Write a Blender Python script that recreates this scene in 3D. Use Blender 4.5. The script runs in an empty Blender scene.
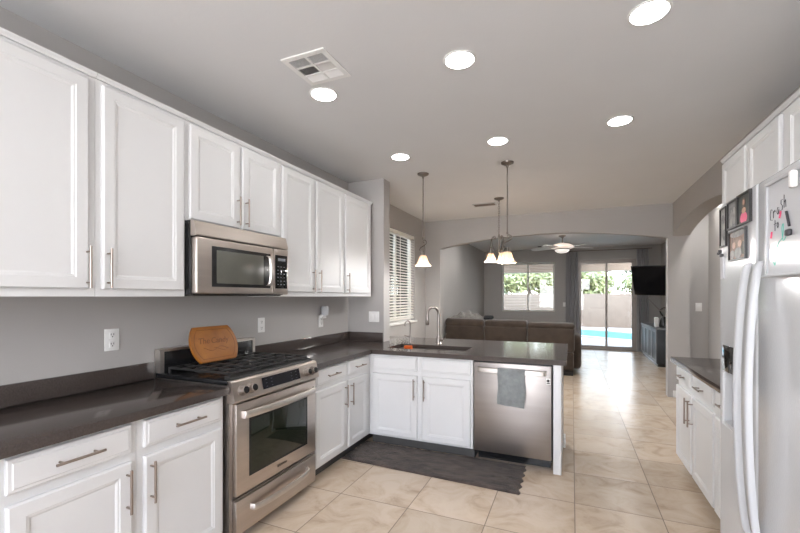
import bpy, bmesh, math, random
from mathutils import Vector, Matrix, noise
random.seed(7)
PI = math.pi
S = bpy.context.scene
COL = S.collection

# ------------------------------------------------------------------ camera, world, sun, exposure
cam_d = bpy.data.cameras.new('camera'); cam = bpy.data.objects.new('camera', cam_d); COL.objects.link(cam)
cam.location = (0, 0, 1.42); cam.rotation_euler = (PI/2, 0, math.radians(23.16))
cam_d.sensor_width = 36; cam_d.lens = 402/800*36; cam_d.shift_y = 30/800
cam_d.clip_start = .05; cam_d.clip_end = 300
S.camera = cam
S.view_settings.view_transform = 'Standard'; S.view_settings.look = 'None'
S.view_settings.gamma = 1; S.view_settings.use_curve_mapping = False
S.view_settings.exposure = 0.36
SKY = 10.5; SUN = 3; DOWNLIGHT = 36; LIVING_FILL = 112; REAR_FILL = 26; BULB = 11; NOOKBULB = 24; HALL_FILL = 130; FANLIGHT = .5

world = bpy.data.worlds.new('sky'); S.world = world; world.use_nodes = True
wn = world.node_tree; bg = wn.nodes['Background']
tc = wn.nodes.new('ShaderNodeTexCoord'); sp = wn.nodes.new('ShaderNodeSeparateXYZ'); cr = wn.nodes.new('ShaderNodeValToRGB')
cr.color_ramp.elements[0].position = 0.0; cr.color_ramp.elements[0].color = (.95, .96, 1, 1)
cr.color_ramp.elements[1].position = .7; cr.color_ramp.elements[1].color = (.45, .62, .95, 1)
wn.links.new(tc.outputs['Generated'], sp.inputs[0]); wn.links.new(sp.outputs[2], cr.inputs[0])
wn.links.new(cr.outputs[0], bg.inputs[0]); bg.inputs[1].default_value = SKY

sd = bpy.data.lights.new('sun', 'SUN'); so = bpy.data.objects.new('sun', sd); COL.objects.link(so)
sd.energy = SUN; sd.angle = .01; sd.color = (1, .95, .87)
# added area light at the unseen rear window, tilted up to fill the kitchen
def area_fill(name, loc, rot, sx, sy, power, col):
    d = bpy.data.lights.new(name, 'AREA'); d.shape = 'RECTANGLE'; d.size = sx; d.size_y = sy; d.energy = power; d.color = col
    o = bpy.data.objects.new(name, d); COL.objects.link(o); o.location = loc; o.rotation_euler = rot
area_fill('rear_fill_light', (-.45, -2.98, 1.55), (math.radians(125), 0, 0), 2.8, 1.8, REAR_FILL, (1, .97, .94))
so.rotation_euler = Vector((-.25, .55, -.8)).to_track_quat('-Z', 'Y').to_euler()

# ------------------------------------------------------------------ materials
def mat(name, col, rough=.5, metal=0, nscale=0, namt=0, bump=0, bscale=40, emit=None, estr=0, stretch=None, spec=None, sheen=0, coat=0):
    m = bpy.data.materials.new(name); m.use_nodes = True; t = m.node_tree; b = t.nodes['Principled BSDF']
    b.inputs['Base Color'].default_value = (*col, 1); b.inputs['Roughness'].default_value = rough; b.inputs['Metallic'].default_value = metal
    if spec is not None: b.inputs['Specular IOR Level'].default_value = spec
    if sheen: b.inputs['Sheen Weight'].default_value = sheen
    if coat: b.inputs['Coat Weight'].default_value = coat; b.inputs['Coat Roughness'].default_value = .08
    if emit: b.inputs['Emission Color'].default_value = (*emit, 1); b.inputs['Emission Strength'].default_value = estr
    co = t.nodes.new('ShaderNodeTexCoord'); src = co.outputs['Object']
    if stretch:
        mp = t.nodes.new('ShaderNodeMapping'); mp.inputs['Scale'].default_value = stretch; t.links.new(src, mp.inputs[0]); src = mp.outputs[0]
    if namt:
        n = t.nodes.new('ShaderNodeTexNoise'); n.inputs['Scale'].default_value = nscale; n.inputs['Detail'].default_value = 5
        t.links.new(src, n.inputs['Vector'])
        r = t.nodes.new('ShaderNodeValToRGB')
        r.color_ramp.elements[0].position = .3; r.color_ramp.elements[1].position = .7
        r.color_ramp.elements[0].color = (*[max(0, c*(1-namt)) for c in col], 1); r.color_ramp.elements[1].color = (*[min(1, c*(1+namt)) for c in col], 1)
        t.links.new(n.outputs['Fac'], r.inputs[0]); t.links.new(r.outputs[0], b.inputs['Base Color'])
    if bump:
        n2 = t.nodes.new('ShaderNodeTexNoise'); n2.inputs['Scale'].default_value = bscale; n2.inputs['Detail'].default_value = 3
        t.links.new(src, n2.inputs['Vector'])
        bp = t.nodes.new('ShaderNodeBump'); bp.inputs['Strength'].default_value = bump; bp.inputs['Distance'].default_value = .01
        t.links.new(n2.outputs['Fac'], bp.inputs['Height']); t.links.new(bp.outputs[0], b.inputs['Normal'])
    return m

M = {}
M['wall'] = mat('grey_wall_paint', (.415, .396, .380), .75, bump=.06, bscale=60, nscale=2, namt=.02)
M['ceil'] = mat('ceiling_paint', (.69, .688, .69), .8, bump=.08, bscale=35, nscale=2, namt=.015)
M['trim'] = mat('white_trim_paint', (.80, .79, .77), .45, nscale=3, namt=.01)
M['cab'] = mat('white_cabinet_lacquer', (.70, .70, .70), .40, bump=.02, bscale=90, nscale=3, namt=.012)
M['toe'] = mat('toe_kick_board', (.07, .067, .065), .6, nscale=4, namt=.05)
M['quartz'] = mat('brown_quartz', (.066, .053, .048), .13, nscale=160, namt=.22)
M['steel'] = mat('brushed_steel', (.57, .51, .465), .36, 1, nscale=30, namt=.05, stretch=(1, .02, 1), bump=.015, bscale=120)
M['steel_v'] = mat('brushed_steel_plain', (.34, .31, .29), .40, 1, nscale=20, namt=.05, stretch=(.03, 1, 1), bump=.012, bscale=120)
M['nickel'] = mat('brushed_nickel', (.33, .30, .28), .3, 1, nscale=40, namt=.05)
M['pull'] = mat('pull_nickel', (.34, .285, .25), .34, 1, nscale=40, namt=.05)
M['sinksteel'] = mat('sink_steel', (.20, .185, .17), .38, 1, nscale=40, namt=.05)
M['chrome'] = mat('bright_steel', (.66, .62, .58), .42, 1, nscale=40, namt=.03)
M['bronze'] = mat('aged_nickel', (.20, .175, .155), .35, 1, nscale=40, namt=.08)
M['black'] = mat('black_enamel', (.012, .012, .013), .22, nscale=20, namt=.1)
M['iron'] = mat('cast_iron', (.022, .021, .021), .5, bump=.1, bscale=200)
M['bglass'] = mat('black_glass', (.010, .011, .011), .05, nscale=5, namt=.05)
M['ovenglass'] = mat('oven_glass', (.010, .014, .008), .04, nscale=5, namt=.05)
M['mwglass'] = mat('microwave_screen', (.105, .105, .088), .28, nscale=400, namt=.2)
M['display'] = mat('control_display', (.008, .009, .014), .12, nscale=10, namt=.2)
M['mark'] = mat('control_marks', (.20, .21, .23), .4, nscale=10, namt=.05)
M['plastic'] = mat('white_plastic', (.78, .77, .75), .35, nscale=10, namt=.01)
M['slot'] = mat('dark_slots', (.05, .045, .04), .6, nscale=10, namt=.05)
M['fridge'] = mat('fridge_white', (.60, .61, .625), .2, bump=.05, bscale=150, nscale=3, namt=.008, coat=.3)
M['fridge_h'] = mat('fridge_handle_white', (.50, .51, .525), .45, nscale=3, namt=.01)
M['wbface'] = mat('whiteboard_face', (.62, .63, .65), .12, nscale=3, namt=.01)
M['wbframe'] = mat('whiteboard_frame', (.45, .455, .47), .35, nscale=3, namt=.02)
M['ink'] = mat('black_ink', (.03, .03, .035), .5, nscale=10, namt=.1)
M['pink'] = mat('pink_ink', (.75, .10, .20), .5, nscale=10, namt=.1)
M['green'] = mat('green_ink', (.12, .52, .42), .5, nscale=10, namt=.1)
M['frame'] = mat('black_frame', (.015, .014, .014), .35, nscale=10, namt=.1)
M['orange'] = mat('orange_sponge', (.85, .16, .03), .9, bump=.5, bscale=300, nscale=100, namt=.1)
M['towel'] = mat('grey_towel', (.28, .30, .30), .95, bump=.8, bscale=350, nscale=25, namt=.15, sheen=.3)
M['rug'] = mat('rug_yarn', (.072, .051, .042), .95, bump=1, bscale=140, nscale=7, namt=.65, sheen=.2, stretch=(1, 2.2, 1))
M['sofa'] = mat('brown_suede', (.050, .034, .024), .9, nscale=7, namt=.25, bump=.15, bscale=200, sheen=.25)
M['sofabase'] = mat('sofa_base', (.015, .013, .012), .7, nscale=10, namt=.1)
M['throw'] = mat('grey_throw', (.20, .19, .175), .95, nscale=30, namt=.2, bump=.5, bscale=200)
M['throwdark'] = mat('black_cloth', (.02, .02, .022), .9, nscale=30, namt=.2)
M['curtain'] = mat('grey_curtain', (.33, .325, .335), .85, nscale=120, namt=.1, bump=.1, bscale=300)
M['slate'] = mat('slate_paint', (.016, .020, .024), .45, nscale=10, namt=.08)
M['slate_l'] = mat('pale_slate_edge', (.15, .157, .162), .45, nscale=10, namt=.05)
M['tv'] = mat('tv_glass', (.006, .006, .007), .08, nscale=5, namt=.1)
M['fanblade'] = mat('pale_fan_blade', (.62, .61, .59), .4, nscale=20, namt=.04)
M['copper'] = mat('glowing_fan_body', (.80, .64, .55), .35, .15, emit=(1, .84, .74), estr=.45, nscale=20, namt=.05)  # emission makes the fan body glow like a lit bowl
M['opal'] = mat('opal_glass', (.75, .74, .72), .3, nscale=5, namt=.02, emit=(1, .93, .85), estr=FANLIGHT)
M['shade'] = mat('alabaster_glass', (.55, .42, .31), .4, emit=(1, .74, .53), estr=.35, nscale=40, namt=.1)
def see_through(m, k):   # thin glass that lets part of the light straight through
    t = m.node_tree; b = t.nodes['Principled BSDF']; o = t.nodes['Material Output']
    tr = t.nodes.new('ShaderNodeBsdfTransparent'); mx = t.nodes.new('ShaderNodeMixShader'); mx.inputs[0].default_value = k; tr.inputs[0].default_value = (1, .9, .8, 1)
    t.links.new(b.outputs[0], mx.inputs[1]); t.links.new(tr.outputs[0], mx.inputs[2]); t.links.new(mx.outputs[0], o.inputs[0])
see_through(M['shade'], .3)
def lamp_light(parent, x, y, z, power):
    d = bpy.data.lights.new('bulb_light', 'POINT'); d.energy = power; d.color = (1, 1, 1); d.shadow_soft_size = .035
    o = bpy.data.objects.new('bulb_light', d); COL.objects.link(o); o.parent = parent; o.location = Vector((x, y, z))-ORG[parent]
M['bulb'] = mat('lit_bulb', (1, .9, .75), .4, emit=(1, .82, .6), estr=3)
M['lens'] = mat('lit_lens', (1, 1, 1), .4, emit=(1, .985, .97), estr=DOWNLIGHT)
M['added_lens_hall'] = mat('lit_added_lens_hall', (1, 1, 1), .4, emit=(1, .985, .97), estr=HALL_FILL)
M['added_lens_living'] = mat('lit_added_lens_living', (1, 1, 1), .4, emit=(1, .985, .97), estr=LIVING_FILL)
M['alu'] = mat('tan_aluminium', (.36, .32, .29), .4, .3, nscale=10, namt=.05)
M['vinyl'] = mat('vinyl_frame', (.70, .68, .65), .4, nscale=10, namt=.02)
M['blind'] = mat('white_blind', (.82, .80, .77), .5, nscale=10, namt=.02)
def translucent(m, k, col):
    t = m.node_tree; b = t.nodes['Principled BSDF']; o = t.nodes['Material Output']
    tr = t.nodes.new('ShaderNodeBsdfTranslucent'); mx = t.nodes.new('ShaderNodeMixShader'); mx.inputs[0].default_value = k; tr.inputs[0].default_value = (*col, 1)
    t.links.new(b.outputs[0], mx.inputs[1]); t.links.new(tr.outputs[0], mx.inputs[2]); t.links.new(mx.outputs[0], o.inputs[0])
translucent(M['blind'], .75, (.92, .88, .82))
M['stucco'] = mat('beige_stucco', (.36, .29, .24), .9, bump=.4, bscale=40, nscale=4, namt=.06)
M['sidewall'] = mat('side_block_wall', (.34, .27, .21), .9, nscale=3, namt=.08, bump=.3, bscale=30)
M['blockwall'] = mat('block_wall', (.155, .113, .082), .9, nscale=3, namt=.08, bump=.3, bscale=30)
M['deck'] = mat('pool_deck', (.30, .26, .225), .9, nscale=6, namt=.08)
M['coping'] = mat('pool_coping', (.36, .33, .30), .8, nscale=10, namt=.08)
M['gravel'] = mat('tan_gravel', (.27, .23, .19), .95, nscale=60, namt=.25, bump=.5, bscale=60)
M['bark'] = mat('bark', (.14, .10, .07), .9, nscale=20, namt=.3)
M['leaf_a'] = mat('yellow_green_leaves', (.25, .26, .11), .6, nscale=3, namt=.3)
M['leaf_b'] = mat('dark_green_leaves', (.105, .125, .065), .6, nscale=3, namt=.35)
M['leaf_c'] = mat('grey_green_leaves', (.17, .19, .10), .6, nscale=3, namt=.35)
M['ph_dark'] = mat('photo_dark', (.05, .055, .045), .5, nscale=14, namt=.5)
M['ph_grey'] = mat('photo_grey', (.17, .17, .168), .5, nscale=40, namt=.55)
M['ph_pale'] = mat('photo_pale', (.33, .32, .30), .5, nscale=30, namt=.4)
M['ph_tan'] = mat('photo_tan', (.24, .155, .11), .5, nscale=50, namt=.5)
M['ph_pink'] = mat('photo_pink', (.80, .09, .22), .35, nscale=40, namt=.1)
M['ph_skin'] = mat('photo_skin', (.50, .28, .18), .35, nscale=40, namt=.1)
M['ph_hair'] = mat('photo_hair', (.08, .04, .03), .35, nscale=40, namt=.1)
M['paper'] = mat('grey_paper', (.60, .60, .62), .6, nscale=20, namt=.05)
M['paper_d'] = mat('violet_paper', (.33, .32, .36), .6, nscale=20, namt=.05)
M['burn'] = mat('burnt_engraving', (.16, .055, .015), .7, nscale=40, namt=.2)

def wood_mat():
    m = mat('bamboo', (.5, .2, .06), .42); t = m.node_tree; b = t.nodes['Principled BSDF']
    co = t.nodes.new('ShaderNodeTexCoord'); mp = t.nodes.new('ShaderNodeMapping'); mp.inputs['Scale'].default_value = (3, 3, 45)
    n = t.nodes.new('ShaderNodeTexNoise'); n.inputs['Scale'].default_value = 2.2; n.inputs['Detail'].default_value = 4
    r = t.nodes.new('ShaderNodeValToRGB'); r.color_ramp.elements[0].position = .32; r.color_ramp.elements[1].position = .68
    r.color_ramp.elements[0].color = (.23, .075, .007, 1); r.color_ramp.elements[1].color = (.40, .145, .017, 1)
    t.links.new(co.outputs['Object'], mp.inputs[0]); t.links.new(mp.outputs[0], n.inputs['Vector']); t.links.new(n.outputs['Fac'], r.inputs[0]); t.links.new(r.outputs[0], b.inputs['Base Color'])
    return m
M['wood'] = wood_mat()

def glass_mat(name, tint, gloss=.9):
    m = bpy.data.materials.new(name); m.use_nodes = True; t = m.node_tree; t.nodes.clear()
    o = t.nodes.new('ShaderNodeOutputMaterial'); tr = t.nodes.new('ShaderNodeBsdfTransparent'); g = t.nodes.new('ShaderNodeBsdfGlossy')
    tr.inputs[0].default_value = (*tint, 1); g.inputs['Roughness'].default_value = .01; g.inputs[0].default_value = (gloss, gloss, gloss, 1)
    f = t.nodes.new('ShaderNodeFresnel'); f.inputs[0].default_value = 1.45; mx = t.nodes.new('ShaderNodeMixShader')
    t.links.new(f.outputs[0], mx.inputs[0]); t.links.new(tr.outputs[0], mx.inputs[1]); t.links.new(g.outputs[0], mx.inputs[2]); t.links.new(mx.outputs[0], o.inputs[0])
    return m
M['glass'] = glass_mat('window_glass', (.93, .95, .94))
M['water'] = mat('pool_water', (.02, .27, .27), .1, spec=.2, nscale=3, namt=.12, bump=.15, bscale=6)

def floor_mat():
    m = mat('travertine_tile', (.5, .4, .3), .26); t = m.node_tree; b = t.nodes['Principled BSDF']; L = t.links
    N = lambda k: t.nodes.new(k)
    co = N('ShaderNodeTexCoord'); s = N('ShaderNodeSeparateXYZ'); L.new(co.outputs['Object'], s.inputs[0])
    def mth(op, a, bv=None):
        n = N('ShaderNodeMath'); n.operation = op
        for i, v in enumerate((a, bv)):
            if v is None: continue
            if isinstance(v, (int, float)): n.inputs[i].default_value = v
            else: L.new(v, n.inputs[i])
        return n.outputs[0]
    u = mth('DIVIDE', mth('ADD', s.outputs[0], 10*.516-.017), .516); v = mth('DIVIDE', mth('ADD', s.outputs[1], 20*.516-2.497), .516)
    fu = mth('ABSOLUTE', mth('SUBTRACT', mth('FRACT', u), .5)); fv = mth('ABSOLUTE', mth('SUBTRACT', mth('FRACT', v), .5))
    g = mth('GREATER_THAN', mth('MAXIMUM', fu, fv), .5-.0055)
    cmb = N('ShaderNodeCombineXYZ'); L.new(mth('FLOOR', u), cmb.inputs[0]); L.new(mth('FLOOR', v), cmb.inputs[1])
    wnz = N('ShaderNodeTexWhiteNoise'); wnz.noise_dimensions = '3D'; L.new(cmb.outputs[0], wnz.inputs['Vector'])
    vadd = N('ShaderNodeVectorMath'); vadd.operation = 'MULTIPLY_ADD'; L.new(cmb.outputs[0], vadd.inputs[0]); vadd.inputs[1].default_value = (7.3, 3.1, 5.7); L.new(co.outputs['Object'], vadd.inputs[2])
    n1 = N('ShaderNodeTexNoise'); n1.inputs['Scale'].default_value = 4; n1.inputs['Detail'].default_value = 8; n1.inputs['Roughness'].default_value = .62; n1.inputs['Distortion'].default_value = 1.2; L.new(vadd.outputs[0], n1.inputs['Vector'])
    r = N('ShaderNodeValToRGB'); e = r.color_ramp.elements
    e[0].position = .28; e[0].color = (.45, .335, .235, 1); e[1].position = .62; e[1].color = (.66, .545, .425, 1)
    e2 = r.color_ramp.elements.new(.45); e2.color = (.60, .475, .355, 1)
    L.new(n1.outputs['Fac'], r.inputs[0])
    hv = N('ShaderNodeHueSaturation'); L.new(r.outputs[0], hv.inputs['Color']); L.new(mth('MULTIPLY_ADD', wnz.outputs['Value'], .16), hv.inputs['Value'])
    vn = hv.inputs['Value'].links[0].from_node; vn.inputs[2].default_value = .90
    mx = N('ShaderNodeMix'); mx.data_type = 'RGBA'; L.new(g, mx.inputs[0]); L.new(hv.outputs[0], mx.inputs[6]); mx.inputs[7].default_value = (.22, .165, .125, 1)
    L.new(mx.outputs[2], b.inputs['Base Color'])
    L.new(mth('MULTIPLY_ADD', g, .5), b.inputs['Roughness']); b.inputs['Roughness'].links[0].from_node.inputs[2].default_value = .27
    bp = N('ShaderNodeBump'); bp.inputs['Strength'].default_value = .4; bp.inputs['Distance'].default_value = .004; bp.invert = True
    L.new(g, bp.inputs['Height']); L.new(bp.outputs[0], b.inputs['Normal'])
    return m
M['floor'] = floor_mat()

# ------------------------------------------------------------------ mesh helpers
ORG = {}
def V(*a): return Vector(a)
class MB:
    def __init__(s): s.bm = bmesh.new()
    def _merge(s, b):
        me = bpy.data.meshes.new('tmp'); b.to_mesh(me); b.free(); s.bm.from_mesh(me); bpy.data.meshes.remove(me)
    def box(s, x0, x1, y0, y1, z0, z1, bev=0, seg=2, mtx=None):
        b = bmesh.new(); r = bmesh.ops.create_cube(b, size=1)
        for v in b.verts: v.co = Vector(((x0+x1)/2+v.co.x*(x1-x0), (y0+y1)/2+v.co.y*(y1-y0), (z0+z1)/2+v.co.z*(z1-z0)))
        if bev: bmesh.ops.bevel(b, geom=b.edges[:], offset=min(bev, .49*min(abs(x1-x0), abs(y1-y0), abs(z1-z0))), segments=seg, profile=.5, affect='EDGES')
        if mtx: bmesh.ops.transform(b, matrix=mtx, verts=b.verts)
        s._merge(b); return s
    def lathe(s, c, prof, seg=28, axis=(0, 0, 1), close=True):
        # prof: (radius, height along the axis)
        b = bmesh.new(); rings = []; q = Vector((0, 0, 1)).rotation_difference(Vector(axis).normalized())
        for r, h in prof:
            if r < 1e-6: rings.append([b.verts.new(Vector(c)+q @ Vector((0, 0, h)))])
            else: rings.append([b.verts.new(Vector(c)+q @ Vector((r*math.cos(2*PI*i/seg), r*math.sin(2*PI*i/seg), h))) for i in range(seg)])
        for a, d in zip(rings, rings[1:]):
            for i in range(seg):
                j = (i+1) % seg
                vs = ([a[0]] if len(a) == 1 else [a[i], a[j]]) + ([d[0]] if len(d) == 1 else [d[j], d[i]])
                if len(vs) > 2: b.faces.new(vs)
        if close:
            for R in (rings[0], rings[-1]):
                if len(R) > 2: b.faces.new(R)
        bmesh.ops.recalc_face_normals(b, faces=b.faces[:])
        s._merge(b); return s
    def cyl(s, p0, p1, r, seg=16, r2=None):
        d = Vector(p1)-Vector(p0); return s.lathe(p0, [(r, 0), (r if r2 is None else r2, d.length)], seg, d)
    def tube(s, pts, r, seg=10, closed=False):
        b = bmesh.new(); P = [Vector(p) for p in pts]; n = len(P)
        R = r if isinstance(r, (list, tuple)) else [r]*n
        T = [(P[(i+1) % n if closed else min(i+1, n-1)]-P[(i-1) % n if closed else max(i-1, 0)]).normalized() for i in range(n)]
        u = T[0].orthogonal().normalized(); rings = []
        for i in range(n):
            if i: u = T[i-1].rotation_difference(T[i]) @ u
            u = (u-T[i]*u.dot(T[i])).normalized(); w = T[i].cross(u)
            rings.append([b.verts.new(P[i]+R[i]*(u*math.cos(2*PI*k/seg)+w*math.sin(2*PI*k/seg))) for k in range(seg)])
        for i in range(n if closed else n-1):
            a, d = rings[i], rings[(i+1) % n]
            for k in range(seg): b.faces.new((a[k], a[(k+1) % seg], d[(k+1) % seg], d[k]))
        if not closed: b.faces.new(rings[0]); b.faces.new(rings[-1])
        bmesh.ops.recalc_face_normals(b, faces=b.faces[:]); s._merge(b); return s
    def strip(s, secs, closed_sec=True, cap=True):
        # loft between cross-sections (equal point counts)
        b = bmesh.new(); rings = [[b.verts.new(Vector(p)) for p in q] for q in secs]
        n = len(rings[0])
        for a, d in zip(rings, rings[1:]):
            for k in range(n if closed_sec else n-1): b.faces.new((a[k], a[(k+1) % n], d[(k+1) % n], d[k]))
        if cap and closed_sec: b.faces.new(rings[0]); b.faces.new(rings[-1])
        bmesh.ops.recalc_face_normals(b, faces=b.faces[:]); s._merge(b); return s
    def prism(s, poly, fn, d0, d1, bev=0):
        # 2-D polygon extruded; fn(a, b, d) -> world
        b = bmesh.new(); A = [b.verts.new(Vector(fn(p[0], p[1], d0))) for p in poly]; B = [b.verts.new(Vector(fn(p[0], p[1], d1))) for p in poly]
        n = len(poly); f0 = b.faces.new(A); f1 = b.faces.new(B)
        for i in range(n): b.faces.new((A[i], A[(i+1) % n], B[(i+1) % n], B[i]))
        if bev: bmesh.ops.bevel(b, geom=list(f0.edges)+list(f1.edges), offset=bev, segments=2, profile=.5, affect='EDGES')
        b.normal_update(); bmesh.ops.triangulate(b, faces=[f for f in b.faces if len(f.verts) > 4], ngon_method='EAR_CLIP')
        bmesh.ops.recalc_face_normals(b, faces=b.faces[:]); s._merge(b); return s
    def cells(s, us, vs, hole, fn, d0, d1):
        # slab of a grid of cells minus those for which hole(i, j)
        b = bmesh.new(); cache = {}
        def vt(i, j, d):
            k = (i, j, d)
            if k not in cache: cache[k] = b.verts.new(Vector(fn(us[i], vs[j], d1 if d else d0)))
            return cache[k]
        nu, nv = len(us)-1, len(vs)-1
        solid = lambda i, j: 0 <= i < nu and 0 <= j < nv and not hole(i, j)
        for i in range(nu):
            for j in range(nv):
                if not solid(i, j): continue
                for d in (0, 1): b.faces.new([vt(i, j, d), vt(i+1, j, d), vt(i+1, j+1, d), vt(i, j+1, d)])
                for (di, dj, a, c) in ((-1, 0, (i, j), (i, j+1)), (1, 0, (i+1, j), (i+1, j+1)), (0, -1, (i, j), (i+1, j)), (0, 1, (i, j+1), (i+1, j+1))):
                    if not solid(i+di, j+dj): b.faces.new([vt(*a, 0), vt(*c, 0), vt(*c, 1), vt(*a, 1)])
        bmesh.ops.recalc_face_normals(b, faces=b.faces[:]); s._merge(b); return s
    def quad(s, pts):
        s.bm.faces.new([s.bm.verts.new(Vector(p)) for p in pts]); return s
    def build(s, name, m, parent=None, smooth=True, ang=35, label=None):
        me = bpy.data.meshes.new(name); s.bm.to_mesh(me); s.bm.free(); o = bpy.data.objects.new(name, me); COL.objects.link(o)
        if parent is not None:
            o.parent = parent; org = ORG[parent]; ORG[o] = org; me.transform(Matrix.Translation(-org))
        else:
            co = [v.co for v in me.vertices]
            c = Vector([(min(v[k] for v in co)+max(v[k] for v in co))/2 for k in (0, 1)]+[min(v[2] for v in co)])
            if name not in ('floor',): me.transform(Matrix.Translation(-c)); o.location = c; ORG[o] = c
            else: ORG[o] = Vector((0, 0, 0))
        me.materials.append(m)
        if smooth: me.shade_smooth(); me.set_sharp_from_angle(angle=math.radians(ang))
        if label: o['label'] = label
        return o
def tag(o, label, cat, group=None, kind=None):
    if label: o['label'] = label
    if cat: o['category'] = cat
    if group: o['group'] = group
    if kind: o['kind'] = kind
    return o
def thing(name, label, cat, loc, group=None, kind=None):
    o = bpy.data.objects.new(name, None); COL.objects.link(o); o.location = loc; o.empty_display_size = .05
    ORG[o] = Vector(loc); return tag(o, label, cat, group, kind)
def struct(o): o['kind'] = 'structure'; return o
def dup(o, loc=None, label=None, parent=None):
    c = o.copy(); COL.objects.link(c); c.parent = parent
    if loc is not None: c.location = loc; ORG[c] = Vector(loc)
    if label: c['label'] = label
    for ch in list(o.children): dup(ch, parent=c)
    return c
def smooth_curve(pts, n=6, closed=False):
    P = [Vector(p) for p in pts]; out = []; N = len(P)
    for i in range(N if closed else N-1):
        g = lambda k: P[k % N] if closed else P[max(0, min(N-1, k))]
        p0, p1, p2, p3 = g(i-1), g(i), g(i+1), g(i+2)
        for k in range(n):
            t = k/n; out.append(.5*((2*p1)+(p2-p0)*t+(2*p0-5*p1+4*p2-p3)*t*t+(3*p1-p0-3*p2+p3)*t**3))
    if not closed: out.append(P[-1])
    return out
XYf = lambda a, b, d: (a, b, d)      # plan polygons, extruded in z
XZf = lambda a, b, d: (a, d, b)      # walls across the view
YZf = lambda a, b, d: (d, a, b)      # walls along the view
def text_mesh(body, size):
    c = bpy.data.curves.new('txt', 'FONT'); c.body = body; c.size = size; c.extrude = .0006; c.align_x = 'CENTER'; c.align_y = 'CENTER'; c.shear = .25
    o = bpy.data.objects.new('txt', c); COL.objects.link(o); bpy.context.view_layer.update()
    me = bpy.data.meshes.new_from_object(o.evaluated_get(bpy.context.evaluated_depsgraph_get())); bpy.data.objects.remove(o); return me

# ------------------------------------------------------------------ the setting
LX, RX, BY, FY, CZ = -2.39, 1.31, 6.73, 11.95, 2.74
o = MB().box(-2.6, 3.4, -3.1, 12.05, -.12, 0).build('floor', M['floor'], smooth=False); struct(o)
o = MB().box(-2.6, 3.4, -3.1, 12.15, CZ, CZ+.15).build('ceiling', M['ceil'], smooth=False); struct(o)
# left wall with the breakfast-nook window
W1 = (5.02, 6.215, 1.03, 2.415)
us = [-3.0, W1[0], W1[1], 12.1]; vs = [0, W1[2], W1[3], CZ]
struct(MB().cells(us, vs, lambda i, j: i == 1 and j == 1, YZf, LX-.15, LX).build('wall_left', M['wall'], smooth=False))
# short return wall at the end of the left run
struct(MB().prism([(LX, 4.06), (-1.935, 4.06), (-1.935, 4.22), (LX, 4.22)], XYf, 0, CZ, bev=0).build('wall_return', M['wall'], smooth=False))
# far wall with window and sliding door
WF = (-1.883, -.435, .985, 2.385); SL = (.14, 1.53, 0.0, 2.405)
us = [-2.6, WF[0], WF[1], SL[0], SL[1], 2.3]; vs = [0, WF[2], WF[3], SL[3], CZ]
struct(MB().cells(us, vs, lambda i, j: (i == 1 and j == 1) or (i == 3 and j <= 2), XZf, FY, FY+.15).build('wall_far', M['wall'], smooth=False))
# dropped beam with a shallow arch between nook and living room
ar = [(-2.12, 0)] + [(-2.12+(1.25+2.12)*k/36, 2.25+.165*math.sin(PI*k/36)**.8) for k in range(37)] + [(1.25, 0)]
struct(MB().prism([(LX, 0)]+ar+[(1.51, 0), (1.51, CZ), (LX, CZ)], XZf, BY, BY+.14).build('wall_arch', M['wall'], smooth=True, ang=20))
# right wall with an arched opening into the hall
ar = [(4.14, 0)] + [(4.14+(BY-4.14)*k/30, 2.27+.17*math.sin(PI*k/30)**.75) for k in range(31)]
struct(MB().prism([(-3.0, 0)]+ar+[(BY-.001, CZ), (-3.0, CZ)], YZf, RX, RX+.2).build('wall_right', M['wall'], smooth=True, ang=20))
struct(MB().box(1.511, 3.3, BY+.15, BY+.29, 0, CZ).build('wall_hall', M['wall'], smooth=False))
struct(MB().box(1.76, 1.90, 5.85, BY+.149, 0, CZ).build('wall_hall_return', M['wall'], smooth=False))
struct(MB().box(3.3, 3.4, -3, BY+.3, 0, CZ).build('wall_hall_side', M['wall'], smooth=False))
struct(MB().box(2.07, 2.17, BY+.295, FY-.001, 0, CZ).build('wall_living_right', M['wall'], smooth=False))
# wall behind the camera; broad window opening added to let daylight in
us = [-2.39, -1.9, 1.0, 3.3]; vs = [0, .6, 2.5, CZ]
struct(MB().cells(us, vs, lambda i, j: i == 1 and j == 1, XZf, -3.1, -3.0).build('wall_near', M['wall'], smooth=False))
# knee wall carrying the back of the peninsula
struct(MB().box(-1.93, -.075, 4.065, 4.19, 0, .872).build('wall_knee', M['wall'], smooth=False))
def base(name, x0, x1, y0, y1): return struct(MB().box(x0, x1, y0, y1, .001, .095, .006).build(name, M['trim']))
base('baseboard_knee', -.0745, -.055, 4.065, 4.20); base('baseboard_left', LX, LX+.015, 4.23, BY-.001)
base('baseboard_jamb', RX, RX+.2, BY-.016, BY-.0005); base('baseboard_hall', 1.512, 1.759, BY+.134, BY+.149)
base('baseboard_far', -2.35, .1, FY-.016, FY-.0005); base('baseboard_living', 2.054, 2.0695, 7.2, FY-.02)

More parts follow.
